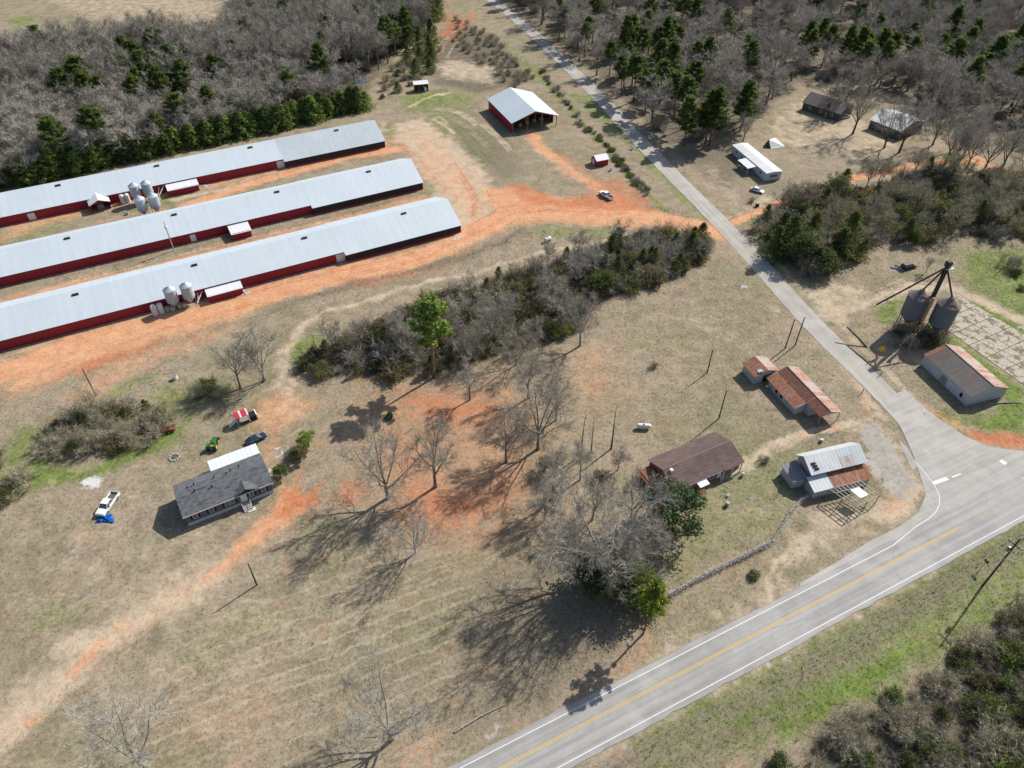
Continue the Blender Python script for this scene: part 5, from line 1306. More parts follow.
crumple('blue_tarp', 'crumpled blue tarp on the grass at the white pickup truck', 'tarp', (106, 519), 3.2, 2.2, .7, M['tarp'], 3)
crumple('blue_tarp', 'blue tarp in the brush at the edge of the wood', 'tarp', (359.5, 82), 5.0, 3.4, 1.4, M['tarp'], 5)
crumple('scrap_heap', 'heap of white scrap beside the dark wrecked car', 'scrap', (897, 268), 3.4, 2.2, .8, M['tin_pale'], 7)
crumple('scrap_sheet', 'white scrap sheets on the clay by the nearest poultry house', 'scrap', (242, 292), 4.4, 2.2, .4, M['white'], 9)
crumple('scrap_sheet', 'scatter of white sheets by the farthest poultry house control room', 'scrap', (202, 186), 5.5, 1.8, .3, M['white'], 11)
crumple('scrap_sheet', 'white sheet lying at the end of the nearest poultry house', 'scrap', (457, 238), 3.8, 1.2, .15, M['white'], 13)
crumple('rock_pile', 'pale rubble heap in the brush left of the white pickup truck', 'rubble', (52, 450), 3.2, 3.2, 1.0, M['block'], 15)
crumple('rock_pile', 'pale stone in the scrub at the far left edge', 'rubble', (12, 486), 2.0, 1.6, .8, M['block'], 17)
crumple('scrap_sheet', 'white scrap board on the lawn below the white pickup truck', 'scrap', (72, 547), 2.2, .9, .06, M['wood_pale'], 19)
crumple('paper_scrap', 'white scrap lying beside the paved road on the dry grass', 'scrap', (743.5, 287), 2.0, 1.4, .2, M['white'], 21)
def tractor(px, a, s=1.0):
    T = thing('tractor', 'green tractor with a front loader behind the white carport', 'tractor', at(*px), a); T.scale = (s, s, s)
    MB().box(-.1, 1.6, -.36, .36, .75, 1.35).build('hood', M['tractor_green'], T, bevel=.08)
    MB().box(-1.5, .2, -.4, .4, .5, .9).build('chassis', M['steel'], T)
    for sd_ in (-1, 1):
        w = MB().wheel(-.95, sd_ * .85, .78, .78, .45, 18).build('rear_wheel', M['tyre'], T); MB().wheel(-.95, sd_ * .87, .78, .42, .46, 14).build('rim', M['yellow'], w)
        w = MB().wheel(1.15, sd_ * .65, .45, .45, .28, 16).build('front_wheel', M['tyre'], T); MB().wheel(1.15, sd_ * .67, .45, .25, .29, 12).build('rim', M['yellow'], w)
        MB().prism_y([(-1.7, .95), (-1.5, 1.62), (-.6, 1.66), (-.1, 1.2), (-.3, 1.15), (-.75, 1.5), (-1.4, 1.48)], sd_ * .85 - .25, sd_ * .85 + .25).build('fender', M['tractor_green'], T)
        MB().tube([(.1, sd_ * .5, 1.3), (1.4, sd_ * .5, 1.2), (2.3, sd_ * .5, .5)], .07, 6).build('loader_arm', M['tractor_green'], T)
    MB().box(-1.2, -.7, -.25, .25, 1.15, 1.3).box(-1.3, -1.18, -.25, .25, 1.2, 1.7).build('seat', M['yellow'], T)
    MB().tube([(-1.4, -.5, .9), (-1.4, -.5, 2.4), (-1.4, .5, 2.4), (-1.4, .5, .9)], .05, 6).build('roll_bar', M['steel'], T)
    MB().tube([(-.35, 0, 1.3), (-.5, 0, 1.55)], .03, 5).lathe([(.2, 1.55), (.2, 1.58)], 12, (-.5, 0)).build('steering_wheel', M['tyre'], T)
    MB().prism_y([(2.2, .12), (2.9, .12), (2.6, .2), (2.35, .75), (2.25, .75)], -.85, .85).build('bucket', M['steel'], T)
    return T
tractor((214, 446.5), ang((213, 452), (217, 441)), .95)
def atv(px, a):
    T = thing('garden_tractor', 'small dark green riding mower on the clay in the shade of the tall pine', 'mower', at(*px), a)
    MB().box(-1.0, 1.0, -.35, .35, .4, .75).build('body', M['tractor_green'], T, bevel=.08); MB().box(.3, 1.05, -.3, .3, .75, 1.0).build('hood', M['tractor_green'], T, bevel=.08)
    MB().box(-.7, -.2, -.25, .25, .75, .9).box(-.8, -.68, -.25, .25, .8, 1.25).build('seat', M['shutter'], T)
    wheels(T, (-.7, .75), .52, .32, .28)
    MB().box(-.3, .5, -.85, .85, .12, .3).build('mower_deck', M['shutter'], T); MB().tube([(.25, 0, .9), (0, 0, 1.2)], .03, 5).lathe([(.18, 1.2), (.18, 1.23)], 10).build('steering_wheel', M['shutter'], T)
atv((389, 417.5), ang((386, 421), (392, 412)))
def canopy():
    T = thing('play_shelter', 'small shelter under a red roof with white stripes, on the bare yard', 'shelter', at(243.5, 421.5), ang((236, 424), (252, 418)))
    z = 2.5
    for x0, x1, mt in ((-1.5, -.5, 'red_canopy'), (-.48, -.1, 'white'), (-.08, 1.05, 'red_canopy'), (1.07, 1.4, 'white')):
        MB().prism_x([(-1.2, z - .05), (0, z + .45), (1.2, z - .05), (1.2, z), (0, z + .52), (-1.2, z)], x0, x1).build('canopy_panel', M[mt], T)
    for x in (-1.4, 1.3):
        for y in (-1.1, 1.1): MB().tube([(x, y, -.05), (x, y, z)], .06, 6).build('post', M['white'], T)
    MB().box(-1.4, 1.3, -1.1, 1.1, .9, 1.0).build('platform', M['wood_grey'], T)
    MB().slab([(-3.2, -.5, .1), (-1.45, -.5, 1.2), (-1.45, .5, 1.2), (-3.2, .5, .1)], .08).build('slide', M['white'], T)
    MB().box(1.5, 3.0, -.9, .9, .2, 1.3).build('side_box', M['shutter'], T, bevel=.05); MB().box(2.9, 3.15, -1.0, 1.0, .1, 1.5).build('end_panel', M['white'], T)
canopy()
# ------------------------------------------------------------------ poles, wires and signs
M['pole'] = M_bark('pole_timber', (0.045, 0.036, 0.03), (0.12, 0.10, 0.085), 5)
M['wire'] = M_plain('cable_aluminium', (0.30, 0.30, 0.29), 0.5)
M['blue_sign'] = M_plain('sign_back', (0.06, 0.075, 0.11), 0.5)
M['sign_yellow'] = M_plain('sign_yellow', (0.72, 0.42, 0.02), 0.5, 0.08)
M['ceramic'] = M_plain('insulator', (0.62, 0.66, 0.72), 0.3)
def pole(px, h, label, group=None, mat='pole', r=.13, lean=(0, 0), cap=False, nm='wooden_pole'):
    T = thing(nm, label, 'pole', at(*px), 0, group)
    MB().tube([(0, 0, -.3), (lean[0] * .5, lean[1] * .5, h * .5), (lean[0], lean[1], h)], [r * 1.15, r, r * .8], 10).build('shaft', M[mat], T)
    MB().lathe([(r * .85, h - .02), (r * .85, h + .04)], 10, lean).build('cap', M['steel'], T)
    return T
pole((257, 585), 7.0, 'lone dark wooden pole in the mown field below the grey-roofed home', r=.14)
pole((707, 373), 7.4, 'bare wooden pole on the lawn left of the rusty sheds', r=.14)
pole((718.7, 418.7), 9.0, 'bare wooden pole behind the brown-roofed brick house', r=.14)
pole((785, 348.5), 9.3, 'left one of two bare poles standing side by side above the rusty sheds', r=.15)
pole((794.8, 345.8), 9.2, 'right one of two bare poles standing side by side above the rusty sheds', r=.15)
pole((96.3, 396), 8.6, 'thin wooden pole behind the brush at the left', r=.12)
P12 = pole((174, 250.5), 9.0, 'pale pole with a white lamp between two poultry houses', mat='wood_pale', r=.16)
MB().tube([(0, 0, 8.2), (0, 0, 9.8)], .05, 5).build('mast', M['wood_grey'], P12); MB().box(-.35, .35, -.3, .3, 7.4, 8.2).build('lamp_box', M['white'], P12, bevel=.1)
P13 = pole((241, 399), 6.3, 'pole with a white lamp at the foot of the bare twin trees', mat='wood_pale', r=.12); MB().box(-.6, .5, -.2, .2, 5.8, 6.2).build('lamp_head', M['white'], P13, bevel=.08)
pole((868.5, 348), 3.2, 'leaning dark pole stub beside the yellow sign', r=.22, lean=(-5.0, 4.6), nm='leaning_pole')
pole((891, 360), 2.5, 'pale leaning timber pole in the shade of the grain bins', mat='wood_pale', r=.12, lean=(1.1, .1), nm='leaning_pole')
pole((905.5, 355), 6.7, 'thin grey pole standing before the grain bins', mat='wood_grey', r=.11)
def utility():
    base = at(982, 586.5); h = 14.8
    T = thing('utility_pole', 'tall dark utility pole with a crossarm on the green verge of the highway', 'utility pole', base, HEAD + math.pi / 2)
    MB().tube([(0, 0, -.5), (0, 0, h)], [.2, .13], 12).build('shaft', M['pole'], T)
    MB().box(-1.25, 1.25, -.07, .07, h - 1.9, h - 1.75).build('crossarm', M['pole'], T)
    for x in (-1.15, -.5, .5, 1.15): MB().lathe([(.05, h - 1.75), (.10, h - 1.6), (.06, h - 1.5), (.1, h - 1.42), (.03, h - 1.35)], 8, (x, 0)).build('insulator', M['ceramic'], T)
    MB().lathe([(.28, h - 4.0), (.30, h - 3.9), (.30, h - 3.0), (.2, h - 2.9)], 14, (.45, 0)).build('transformer', M['steel'], T)
    return base, h
UB, UH = utility()
nx = Vector((-_hd.y, _hd.x, 0)); WR = [(-1.15, -1.4, 0), (-.5, -1.4, 1), (.5, -1.4, 2), (1.15, -1.4, 3)]
for o, dz, k in WR:
    pts = []
    for i in range(33):
        u = -1 + i / 16; L = 85
        p = UB + nx * -o + _hd * (u * L); s_ = abs(u)
        pts.append((p.x, p.y, UH + dz - 4 * 1.5 * s_ * (1 - s_)))
    tag(MB().tube(pts, .018, 5).build('overhead_wire', M['wire']), ('overhead wire nearest the highway on the utility pole crossarm', 'second overhead wire from the highway on the utility pole crossarm', 'third overhead wire from the highway on the utility pole crossarm', 'overhead wire farthest from the highway on the utility pole crossarm')[3 - k], 'wire')
def sign(px, h, w, hh, mat, label, a, nm='road_sign', diamond=False, post='steel'):
    T = thing(nm, label, 'sign', at(*px), a)
    MB().box(-.04, .04, -.04, .04, -.2, h).build('post', M[post], T)
    if diamond: MB().prism_y([(0, h - hh), (w, h), (0, h + hh), (-w, h)], -.08, -.045).build('sign_panel', mat, T)
    else: MB().box(-w / 2, w / 2, -.08, -.045, h - hh, h).build('sign_panel', mat, T)
sign((878.5, 356), 2.4, .95, .95, M['sign_yellow'], 'yellow diamond warning sign beside the paved road at the grain bins', R_(0), diamond=True)
sign((881.5, 355), 2.0, .55, 1.0, M['white'], 'small white sign just right of the yellow warning sign', R_(60))
sign((980.5, 569), 2.9, .9, .75, M['blue_sign'], 'dark-backed road sign on the green verge near the utility pole', HEAD + R_(80))
sign((626, 653), 3.0, .8, .7, M['blue_sign'], 'road sign on a thin post beside the highway under the oaks', HEAD + R_(88))
for i, (x, y, hgt) in enumerate(((868, 363, 1.1), (872.5, 361.5, 1.0), (880.5, 375, 1.4), (862, 393, 1.5))):  # first two are dark posts added in place of stub shadows on the road
    T = thing('marker_or_shadow_post', ('made-up dark post in place of a stub shadow at the road edge, leftmost of three by the yellow sign', 'made-up dark post in place of a stub shadow at the road edge, middle of three by the yellow sign', 'short dark post at the road edge, rightmost of three by the yellow sign', 'short dark post on the grass between the long rusty shed and the road')[i], 'post', at(x, y))
    MB().tube([(0, 0, -.2), (0, 0, hgt)], .09, 8).build('shaft', M['pole'], T); MB().lathe([(.1, hgt - .12), (.1, hgt + .02)], 8).build('cap', M['steel'], T)
# ------------------------------------------------------------------ small things
def ptank(px, a, label, L=3.4, r=.55):
    T = thing('propane_tank', label, 'gas tank', at(*px), a)
    mb = MB(); prof = [(.02, -L/2), (r * .6, -L/2 + .1), (r * .92, -L/2 + .32), (r, -L/2 + .55), (r, L/2 - .55), (r * .92, L/2 - .32), (r * .6, L/2 - .1), (.02, L/2)]
    mb.lathe(prof, 18); mb.v = [(z, x, y + r + .3) for x, y, z in mb.v]; mb.build('tank', M['white'], T, smooth=True)
    for x in (-.9, .9): MB().box(x - .12, x + .12, -.4, .4, -.1, .45).build('saddle', M['concrete_plain'], T)
    MB().lathe([(.18, 2 * r + .25), (.18, 2 * r + .5)], 10).build('valve_dome', M['steel'], T)
ptank((643.5, 428.5), ang((637, 428), (650, 428.5)), 'white propane tank lying on the lawn above the brown-roofed brick house')
ptank((547.5, 241.5), ang((545, 242.5), (550, 240.5)), 'small white propane tank on the grass below the clay drive', 2.6, .6)
def vtank(px, label, group, h=3.0, r=.75):
    T = thing('water_tank', label, 'tank', at(*px), 0, group)
    MB().lathe([(r, -.1), (r, h - .4), (r * .7, h - .1), (.2, h)], 18).build('tank', M['white'], T, smooth=False); MB().lathe([(.2, h), (.2, h + .15)], 10).build('lid', M['grey_paint'], T)
for p, l in (((123.8, 203), 'white upright tank, left of two by the silos of the farthest poultry house'), ((128.8, 202), 'white upright tank, right of two by the silos of the farthest poultry house'),
             ((155.8, 314.5), 'white upright tank, left of two by the silos of the nearest poultry house'), ((162, 312.5), 'white upright tank, right of two by the silos of the nearest poultry house')): vtank(p, l, 'white upright tanks')
for i, (x, y) in enumerate(((168, 310.5), (173, 310), (180, 307.5), (185, 306.5))):
    T = thing('pale_drum', 'pale round drum in the row under the nearest silos', 'drum', at(x, y), 0, 'pale drums under the silos'); MB().lathe([(.7, -.05), (.72, .6), (.7, 1.2)], 14).build('drum', M['wood_pale'], T); MB().lathe([(.6, 1.2), (.6, 1.26)], 14).build('lid', M['concrete_plain'], T)
def auger(px, px2, z2, label):
    T = thing('auger_pipe', label, 'pipe', at(*px)); e = at(px2[0], px2[1], z2) - at(*px)
    MB().tube([(0, 0, .1), e], .16, 8).build('pipe', M['white'], T); MB().tube([e * .6, (e.x * .6, e.y * .6, 0)], .05, 5).build('prop', M['steel'], T)
auger((197, 304), (203.5, 288), 2.6, 'white auger pipe leaning at the nearest silos, right one'); auger((198.5, 303), (197.5, 289), 2.6, 'white auger pipe leaning at the nearest silos, upright one')
auger((159, 196.5), (164.5, 184), 2.6, 'white auger pipe leaning at the farthest silos, right one'); auger((158, 195.5), (159.5, 185), 2.6, 'white auger pipe leaning at the farthest silos, upright one')
def drum(px, mat, label, h=.95, r=.32, nm='barrel'):
    T = thing(nm, label, 'barrel', at(*px)); MB().lathe([(r, -.05), (r * 1.04, h * .33), (r, h * .36), (r * 1.04, h * .66), (r, h)], 14).build('drum', mat, T); MB().lathe([(r * .9, h), (r * .9, h + .03)], 14).build('lid', M['steel'], T)
drum((757, 206.5), M['shutter'], 'dark barrel beside the orange dirt road near the mobile home', 1.2, .6)
drum((742.3, 476), M['white'], 'white bucket on the grass right of the brick house'); drum((727.5, 496.5), M['white'], 'small white bucket on the lawn in front of the brick house', .5, .25, 'bucket')
drum((727, 505.5), M['wood_pale'], 'pale drum on the lawn in front of the brick house', 1.0, .4); drum((611, 170.5), M['white'], 'white drum on the grass beside the small red shed', 1.0, .5)
drum((681, 267.5), M['white'], 'white drum at the edge of the thicket', .9, .4); drum((632.5, 149.5), M['white'], 'white mailbox drum on the verge of the paved road', 1.2, .45)
drum((821, 441.5), M['wood_pale'], 'pale drum behind the old tin-roofed store', .7, .4); drum((175.5, 379), M['white'], 'white bin on the grass above the bare twin trees', 1.0, .6)
drum((127.5, 214.5), M['concrete_plain'], 'pale drum on the grass between the two farther poultry houses', .8, .5)
T = thing('rusty_trailer', 'rusty red steel trailer at the right end of the brush', 'trailer', at(170, 431), R_(20)); MB().box(-1.3, 1.3, -.8, .8, .5, .62).build('trailer_bed', M['rust_metal'], T)
MB().box(-1.3, 1.3, -.8, -.74, .6, 1.0).box(-1.3, 1.3, .74, .8, .6, 1.0).build('side_board', M['rust_metal'], T); wheels(T, (-.1,), .92, .35, .2); MB().tube([(1.3, 0, .55), (2.6, 0, .3)], .06, 6).build('drawbar', M['shutter'], T)
T = thing('fire_pit', 'ring of pale stones around an ash fire pit', 'fire pit', at(174.5, 457.5))
for k in range(11):
    a = 6.283 * k / 11; MB().lathe([(.22, -.05), (.28, .12), (.16, .28)], 7, (1.0 * math.cos(a), 1.0 * math.sin(a))).build('stone', M['concrete_plain'], T)
MB().lathe([(.8, .0), (.5, .10), (.1, .14)], 12).build('ash_heap', M['bed'], T)
for i, p in enumerate(((276, 449), (281.5, 453.5), (277.5, 457), (270, 471))):
    o = crumple('paving_slab', ('pale broken slab by the young evergreens, top one', 'pale broken slab by the young evergreens, right one', 'pale broken slab by the young evergreens, left one', 'pale broken slab at the corner of the grey-roofed home')[i], 'slab', p, 1.6, .8, .12, M['white'], 31 + i, 5)
for x, y, l in ((252, 510, 'pale doormat board before the home steps, left'),):
    T = thing('step_board', 'pale board lying before the steps of the grey-roofed home', 'board', at(x, y), R_(31)); MB().box(-.8, .8, -.35, .35, .02, .10).build('plank', M['trim'], T); MB().box(-.7, .7, -.02, .02, .10, .13).build('batten', M['wood_pale'], T)
M['vine'] = M_twig('bleached_vine', (0.48, 0.46, 0.42), (0.74, 0.71, 0.66))
# fallen timber, vine-grown fence
def fence(px, label, h, thick, mat, n, vine=0.0):
    P = [at(*p) for p in px]; T = thing('vine_fence' if vine else 'wire_fence', label, 'fence', P[0]); o = P[0]
    L = sum((b - a).length for a, b in zip(P[:-1], P[1:]))
    Q = []; 
    for i in range(n + 1):
        t_ = i / n * (len(P) - 1); k = min(int(t_), len(P) - 2); Q.append(P[k].lerp(P[k + 1], t_ - k) - o)
    for q in Q: MB().tube([(q.x, q.y, -.2), (q.x, q.y, h + .15)], .07, 6).build('post', M['wood_grey'], T)
    for z in ((.45, .8, h) if vine else (.4, .75, h)): MB().tube([(q.x, q.y, z) for q in Q], .06 if vine else .045, 5).build('rail', M['wood_pale'], T)
    tw = MB()
    for i in range(int(L * thick)):
        u = rng.random() * n; k = min(int(u), n - 1); p = Q[k].lerp(Q[k + 1], u - k) + Vector((rng.gauss(0, .25 if vine else .12), rng.gauss(0, .25 if vine else .12), rng.uniform(.15, h + .1)))
        blade(tw, p, (rvec() + Vector((.5, .3, 0))).normalized(), rng.uniform(.3, .9), .028)
    tw.build('dry_vines', mat, T)
fence([(771.5, 543), (755, 551.5), (735, 561.5), (715, 571), (690, 584), (668, 597.5)], 'fence overgrown with dry grey vines along the lawn', 1.1, 110, M['vine'], 13, 1)
fence([(812, 495), (800, 502), (788, 515), (780, 530), (771.5, 543)], 'wire fence with dry vines from the old store to the overgrown fence', .9, 80, M['vine'], 8)
for i, (x, y, a, L, l) in enumerate(((590, 690, 40, 7, 'grey fallen log under the oak shadows'), (480, 718, 30, 9, 'long pale fallen branch by the oak shadows'), (834, 385, -60, 7, 'dark fallen timber beside the long rusty shed'), (1005, 403.5, 5, 8, 'pale timber lying on the grass right of the warehouse'))):
    if i in (0, 2): continue
    T = thing('fallen_log', l, 'log', at(x, y), R_(a)); MB().tube([(-L/2, 0, .15), (0, .15, .2), (L/2, -.1, .12)], [.17, .14, .08], 8).build('stem', M['bark_pale' if i != 2 else 'bark_dark'], T)
    MB().tube([(0, .1, .2), (L*.2, .9, .4)], [.07, .02], 5).build('branch_stub', M['bark_pale' if i != 2 else 'bark_dark'], T)

# ------------------------------------------------------------------ single trees
LB = (M['bark_pale'], M['twig_pale'])
def T_(kind, x, y, h, label, i=None, mats=None, wide=1.0, group=None, name=None, tilt=0): return K[kind].plant(at(x, y), h, label, group, i, mats, wide, name, tilt=tilt)
T_('oak', 388, 498, 23, 'tall bare grey tree beside the red clay patch, left of the row', 0)
T_('oak', 435.5, 487, 20, 'bare grey tree with a straight trunk in the middle of the clay yard', 3)
T_('oak', 506, 462, 15.5, 'bare spreading tree on the clay right of the yard', 1)
T_('oak', 538, 449, 25, 'tall bare tree in front of the thicket above the oaks', 0, None, .9)
T_('oak', 415, 553, 13.5, 'pale-twigged small bare tree in the lower yard', 2, LB)
T_('oak', 392, 739, 19, 'pale bare tree at the bottom by the highway corner of the field', 2, LB, 1.05)
T_('oak', 145, 768, 21, 'pale bare tree at the bottom left corner of the field', 0, LB, 1.0)
T_('slim', 240.5, 388, 15, 'bare tree above the red-roofed shelter, left one of a pair', 1)
T_('slim', 265, 381, 15.5, 'bare two-stemmed tree above the red-roofed shelter, right one of a pair', 4, None, 1.1)
T_('oak', 600, 570, 26, 'big pale-limbed oak rising beside the glossy evergreen', 2, LB, 1.12)
T_('oak', 576, 582, 21, 'big pale-limbed oak left of the lime green vine', 1, LB, 1.0)
T_('oak', 621, 592, 17, 'pale-limbed oak nearest the highway beside the lime green vine', 0, LB, 1.0)
T_('oak', 552, 500, 16, 'bare grey tree left of the big pale oak', 3, None, .9)
T_('snag', 611, 449, 15, 'dead conical tree trunk, tallest of three snags', 0); T_('snag', 581, 455, 13.5, 'dead tree trunk, left one of three snags', 1); T_('snag', 591, 452, 11, 'dead tree trunk, middle one of three snags', 2)
T_('magnolia', 669, 528, 10.5, 'dense glossy dark evergreen tree at the brick house', 0, None, 1.05)
T_('cedar', 612, 588, 11.5, 'dark evergreen under the big oaks', 2, None, 1.35); T_('cedar', 594, 584, 10, 'dark evergreen among the oak trunks, left of the other', 2, None, 1.2); T_('cedar', 634, 597, 10, 'green vine-covered evergreen by the end of the overgrown fence', 2, (None, M['leaf']), 1.15)
T_('green', 648, 606, 4.0, 'lime green shrub at the end of the overgrown fence', 1, (None, M['leaf_lime']), 1.1); T_('pine', 643, 634, 16.5, 'thin tree with a lime green vine crown by the end of the overgrown fence', 1, (None, M['leaf_lime']), .8)
T_('cedar', 545, 470, 5, 'dark evergreen bush between the bare trees', 2, (None, M['leaf_olive']))
T_('green', 600, 478, 3, 'green ivy bush by the dead snags', 0)
T_('pine', 434, 377.5, 24.5, 'tall pine with a bare lower trunk at the front of the thicket', 1, (None, M['pine_bright']), 1.1)
T_('oak', 497, 345, 17, 'bare grey tree in the middle of the thicket', 3, None, 1.15); T_('oak', 580, 346, 17.5, 'bare pale grey tree at the right front of the thicket', 1, LB, 1.0); T_('snag', 524, 292, 11, 'dead black snag rising from the thicket', 1)
T_('oak', 470, 365, 11, 'small bare tree at the front edge of the thicket', 0)
for i, (x, y, h) in enumerate(((470, 400, 12), (556, 420, 13), (516, 365, 14), (580, 480, 12), (545, 520, 12), (630, 520, 15), (592, 520, 14), (650, 560, 13))):
    T_('oak' if i % 3 else 'slim', x, y, h, 'bare tree in the loose belt between the thicket and the big oaks', i % 4, LB if i % 2 else None, 1.0, 'bare trees in the belt between thicket and oaks')
T_('oak', 528, 398, 16, 'bare tree behind the tall bare tree at the thicket edge', 3, None, 1.0); T_('slim', 556, 470, 7, 'small scrubby bare tree left of the dead snags', 4, (None, M['twig'])); T_('slim', 516, 430, 8, 'small scrubby bare tree on the clay behind the row', 1, (None, M['twig'])); T_('slim', 618, 470, 7, 'small scrubby bare tree right of the dead snags', 2, (None, M['twig']))
T_('slim', 335, 352, 11, 'slender bare tree at the left end of the thicket', 2); T_('slim', 360, 350, 10, 'slender bare tree left of the tall pine', 0); T_('slim', 395, 345, 11, 'slender bare tree beside the tall pine', 3)
T_('slim', 77, 424, 7.5, 'small bare tree at the left of the brush', 1, (None, M['twig_brown'])); T_('slim', 96, 416, 9, 'small bare tree behind the brush', 2, (None, M['twig_brown']))
T_('round', 309, 446.5, 4.6, 'small bright green evergreen by the drive, top one', 0, (None, M['pine_bright'])); T_('round', 300, 459, 4.2, 'small olive evergreen by the drive, middle one', 1, (None, M['leaf_olive'])); T_('round', 281, 477, 3.6, 'small dark evergreen at the corner of the grey-roofed home', 1, (None, M['pine']))
T_('shrub', 292, 455, 2.6, 'dark bare bush between the small evergreens', 0)
for i, (x, y, s) in enumerate(((843.5, 107, 22), (852.5, 134, 23), (884, 148, 19), (899, 152.5, 23), (932.5, 145, 20), (826, 117, 17), (868, 96, 20), (944, 166, 19), (957, 168, 18), (966, 169, 18), (985, 168, 18), (1000, 172, 20), (1019, 184, 19), (930, 120, 22), (960, 150, 21))):
    T_('oak', x, y, s, 'big bare tree standing around the two old houses', i % 4, (M['bark_dark'], M['twig_wood']), 1.0, 'big bare trees around the two old houses')
T_('slim', 743, 141, 12, 'bare tree behind the far end of the mobile home', 2)
for i, (x, y, s, l) in enumerate(((684, 145, 19, 'pine at the road bend, left one of the cluster above the mobile home'), (709, 145.5, 22, 'pine at the road bend, front right one of the cluster above the mobile home'), (705, 143, 21, 'pine at the road bend, middle one of the cluster above the mobile home'), (740, 131, 20, 'pine standing right of the cluster above the mobile home'))):
    T_('pine', x, y, s, l, 2, (None, M['pine']), 1.35)
T_('shrub', 692, 137, 3, 'dark bush under the pines at the road bend', 1)
T_('shrub', 655, 459 - 92, 2.4, 'lone bare bush on the lawn', 2, (None, M['twig_brown'])); T_('shrub', 764, 461, 2.0, 'dark low bush on the lawn beside the old store', 3, (None, M['twig_brown']))
T_('green', 753, 576, 1.6, 'low dark bush below the overgrown fence', 1); T_('shrub', 753, 575, 1.8, 'bare twiggy bush below the overgrown fence', 3)
T_('shrub', 751.5, 202, 2.4, 'bare bush by the dark barrel', 0); T_('oak', 926, 272, 5.5, 'small bare tree beside the dark wrecked car', 3, None, .9)
T_('green', 1015, 275, 3, 'green shrub at the right edge beyond the grain bins', 0); T_('shrub', 1010, 268, 5, 'bare shrub at the right edge beyond the grain bins', 1); T_('green', 1022, 290, 2.0, 'low leafy shrub at the right edge above the concrete pad', 1)
T_('green', 207, 391, 4.0, 'green bush beside the bare twin trees', 1, (None, M['leaf'])); T_('shrub', 196, 397, 5, 'bare bush beside the green bush near the twin trees', 2); T_('shrub', 222, 396, 4, 'bare bush at the foot of the twin trees', 0)

# ------------------------------------------------------------------ thickets
def inpoly(P, p): 
    r = False; n = len(P)
    for i in range(n):
        a, b = P[i], P[(i + 1) % n]
        if (a[1] > p[1]) != (b[1] > p[1]) and p[0] < (b[0] - a[0]) * (p[1] - a[1]) / (b[1] - a[1]) + a[0]: r = not r
    return r
def scatter(px, gap, n, seed=1, avoid=()):
    P = wpts(px); r2 = random.Random(seed); out = []; cell = {}
    x0, x1 = min(p[0] for p in P), max(p[0] for p in P); y0, y1 = min(p[1] for p in P), max(p[1] for p in P)
    for _ in range(n * 40):
        p = (r2.uniform(x0, x1), r2.uniform(y0, y1))
        if not inpoly(P, p): continue
        k = (int(p[0] // gap), int(p[1] // gap))
        if any((p[0] - q[0]) ** 2 + (p[1] - q[1]) ** 2 < gap * gap for i in (-1, 0, 1) for j in (-1, 0, 1) for q in cell.get((k[0] + i, k[1] + j), ())): continue
        cell.setdefault(k, []).append(p); out.append(Vector((p[0], p[1], 0)))
        if len(out) >= n: break
    return out
def thicket(px, gap, n, mix, place, seed, hs=1.0):
    for p in scatter(px, gap, n, seed):
        k, lo, hi, mats, w = rng.choices(mix, [q[4] for q in mix])[0]
        nm = {'shrub': 'leafless brown shrub', 'green': 'leafy green shrub', 'cedar': 'dark cedar', 'slim': 'slender bare tree', 'cone': 'young pine', 'oak': 'bare tree'}[k]
        if mats is not None and mats[1] is M['leaf_olive']: nm = 'olive-brown shrub'
        if mats is not None and mats[1] is M['twig']: nm = 'leafless grey shrub'
        K[k].plant(p, rng.uniform(lo, hi) * hs, nm + ' ' + place, nm + 's ' + place, None, mats, rng.uniform(.95, 1.25))
GREY = (None, M['twig']); OLV = (None, M['leaf_olive'])
thicket(THICKET, 2.8, 160, [('shrub', 3.5, 6.5, GREY, 2.2), ('shrub', 3.5, 6, None, 1.8), ('cedar', 3.5, 6, OLV, 1.2), ('green', 3.5, 6, OLV, 3.0), ('green', 3, 5, None, 2.0), ('cedar', 4, 6, None, .5), ('slim', 7, 12, None, 1.0)], 'in the central thicket', 3)
thicket([(600, 250), (660, 236), (700, 240), (705, 256), (680, 272), (640, 286), (590, 296), (570, 275)], 3.0, 45, [('cedar', 5, 8, None, 2), ('cedar', 5, 8, OLV, 1), ('shrub', 5, 7, GREY, 3), ('green', 4, 6, OLV, 1.5)], 'at the road end of the thicket', 4)
thicket([(40, 440), (55, 425), (110, 405), (150, 408), (170, 425), (150, 445), (100, 448), (60, 462)], 2.2, 40, [('shrub', 2.8, 4.6, None, 5), ('green', 2.4, 4, OLV, 2), ('cedar', 3, 4.5, None, .8)], 'in the brush left of the home', 5)
thicket([(-40, 470), (5, 452), (25, 470), (22, 495), (-40, 520)], 2.4, 10, [('shrub', 2.8, 4.6, None, 5), ('green', 2.4, 4, None, 1)], 'in the scrub at the far left edge', 6)
thicket(BRUSH_R, 3.8, 170, [('shrub', 5, 8, None, 2), ('shrub', 5, 8, GREY, 1.2), ('green', 4, 6.5, None, 1.5), ('green', 4, 6.5, OLV, 1.2), ('slim', 8, 13, (None, M['twig_brown']), 2.4), ('cedar', 5, 9, None, 1.3), ('green', 3, 5, None, .9), ('green', 3, 5, OLV, 1.2)], 'in the brush right of the paved road', 7)
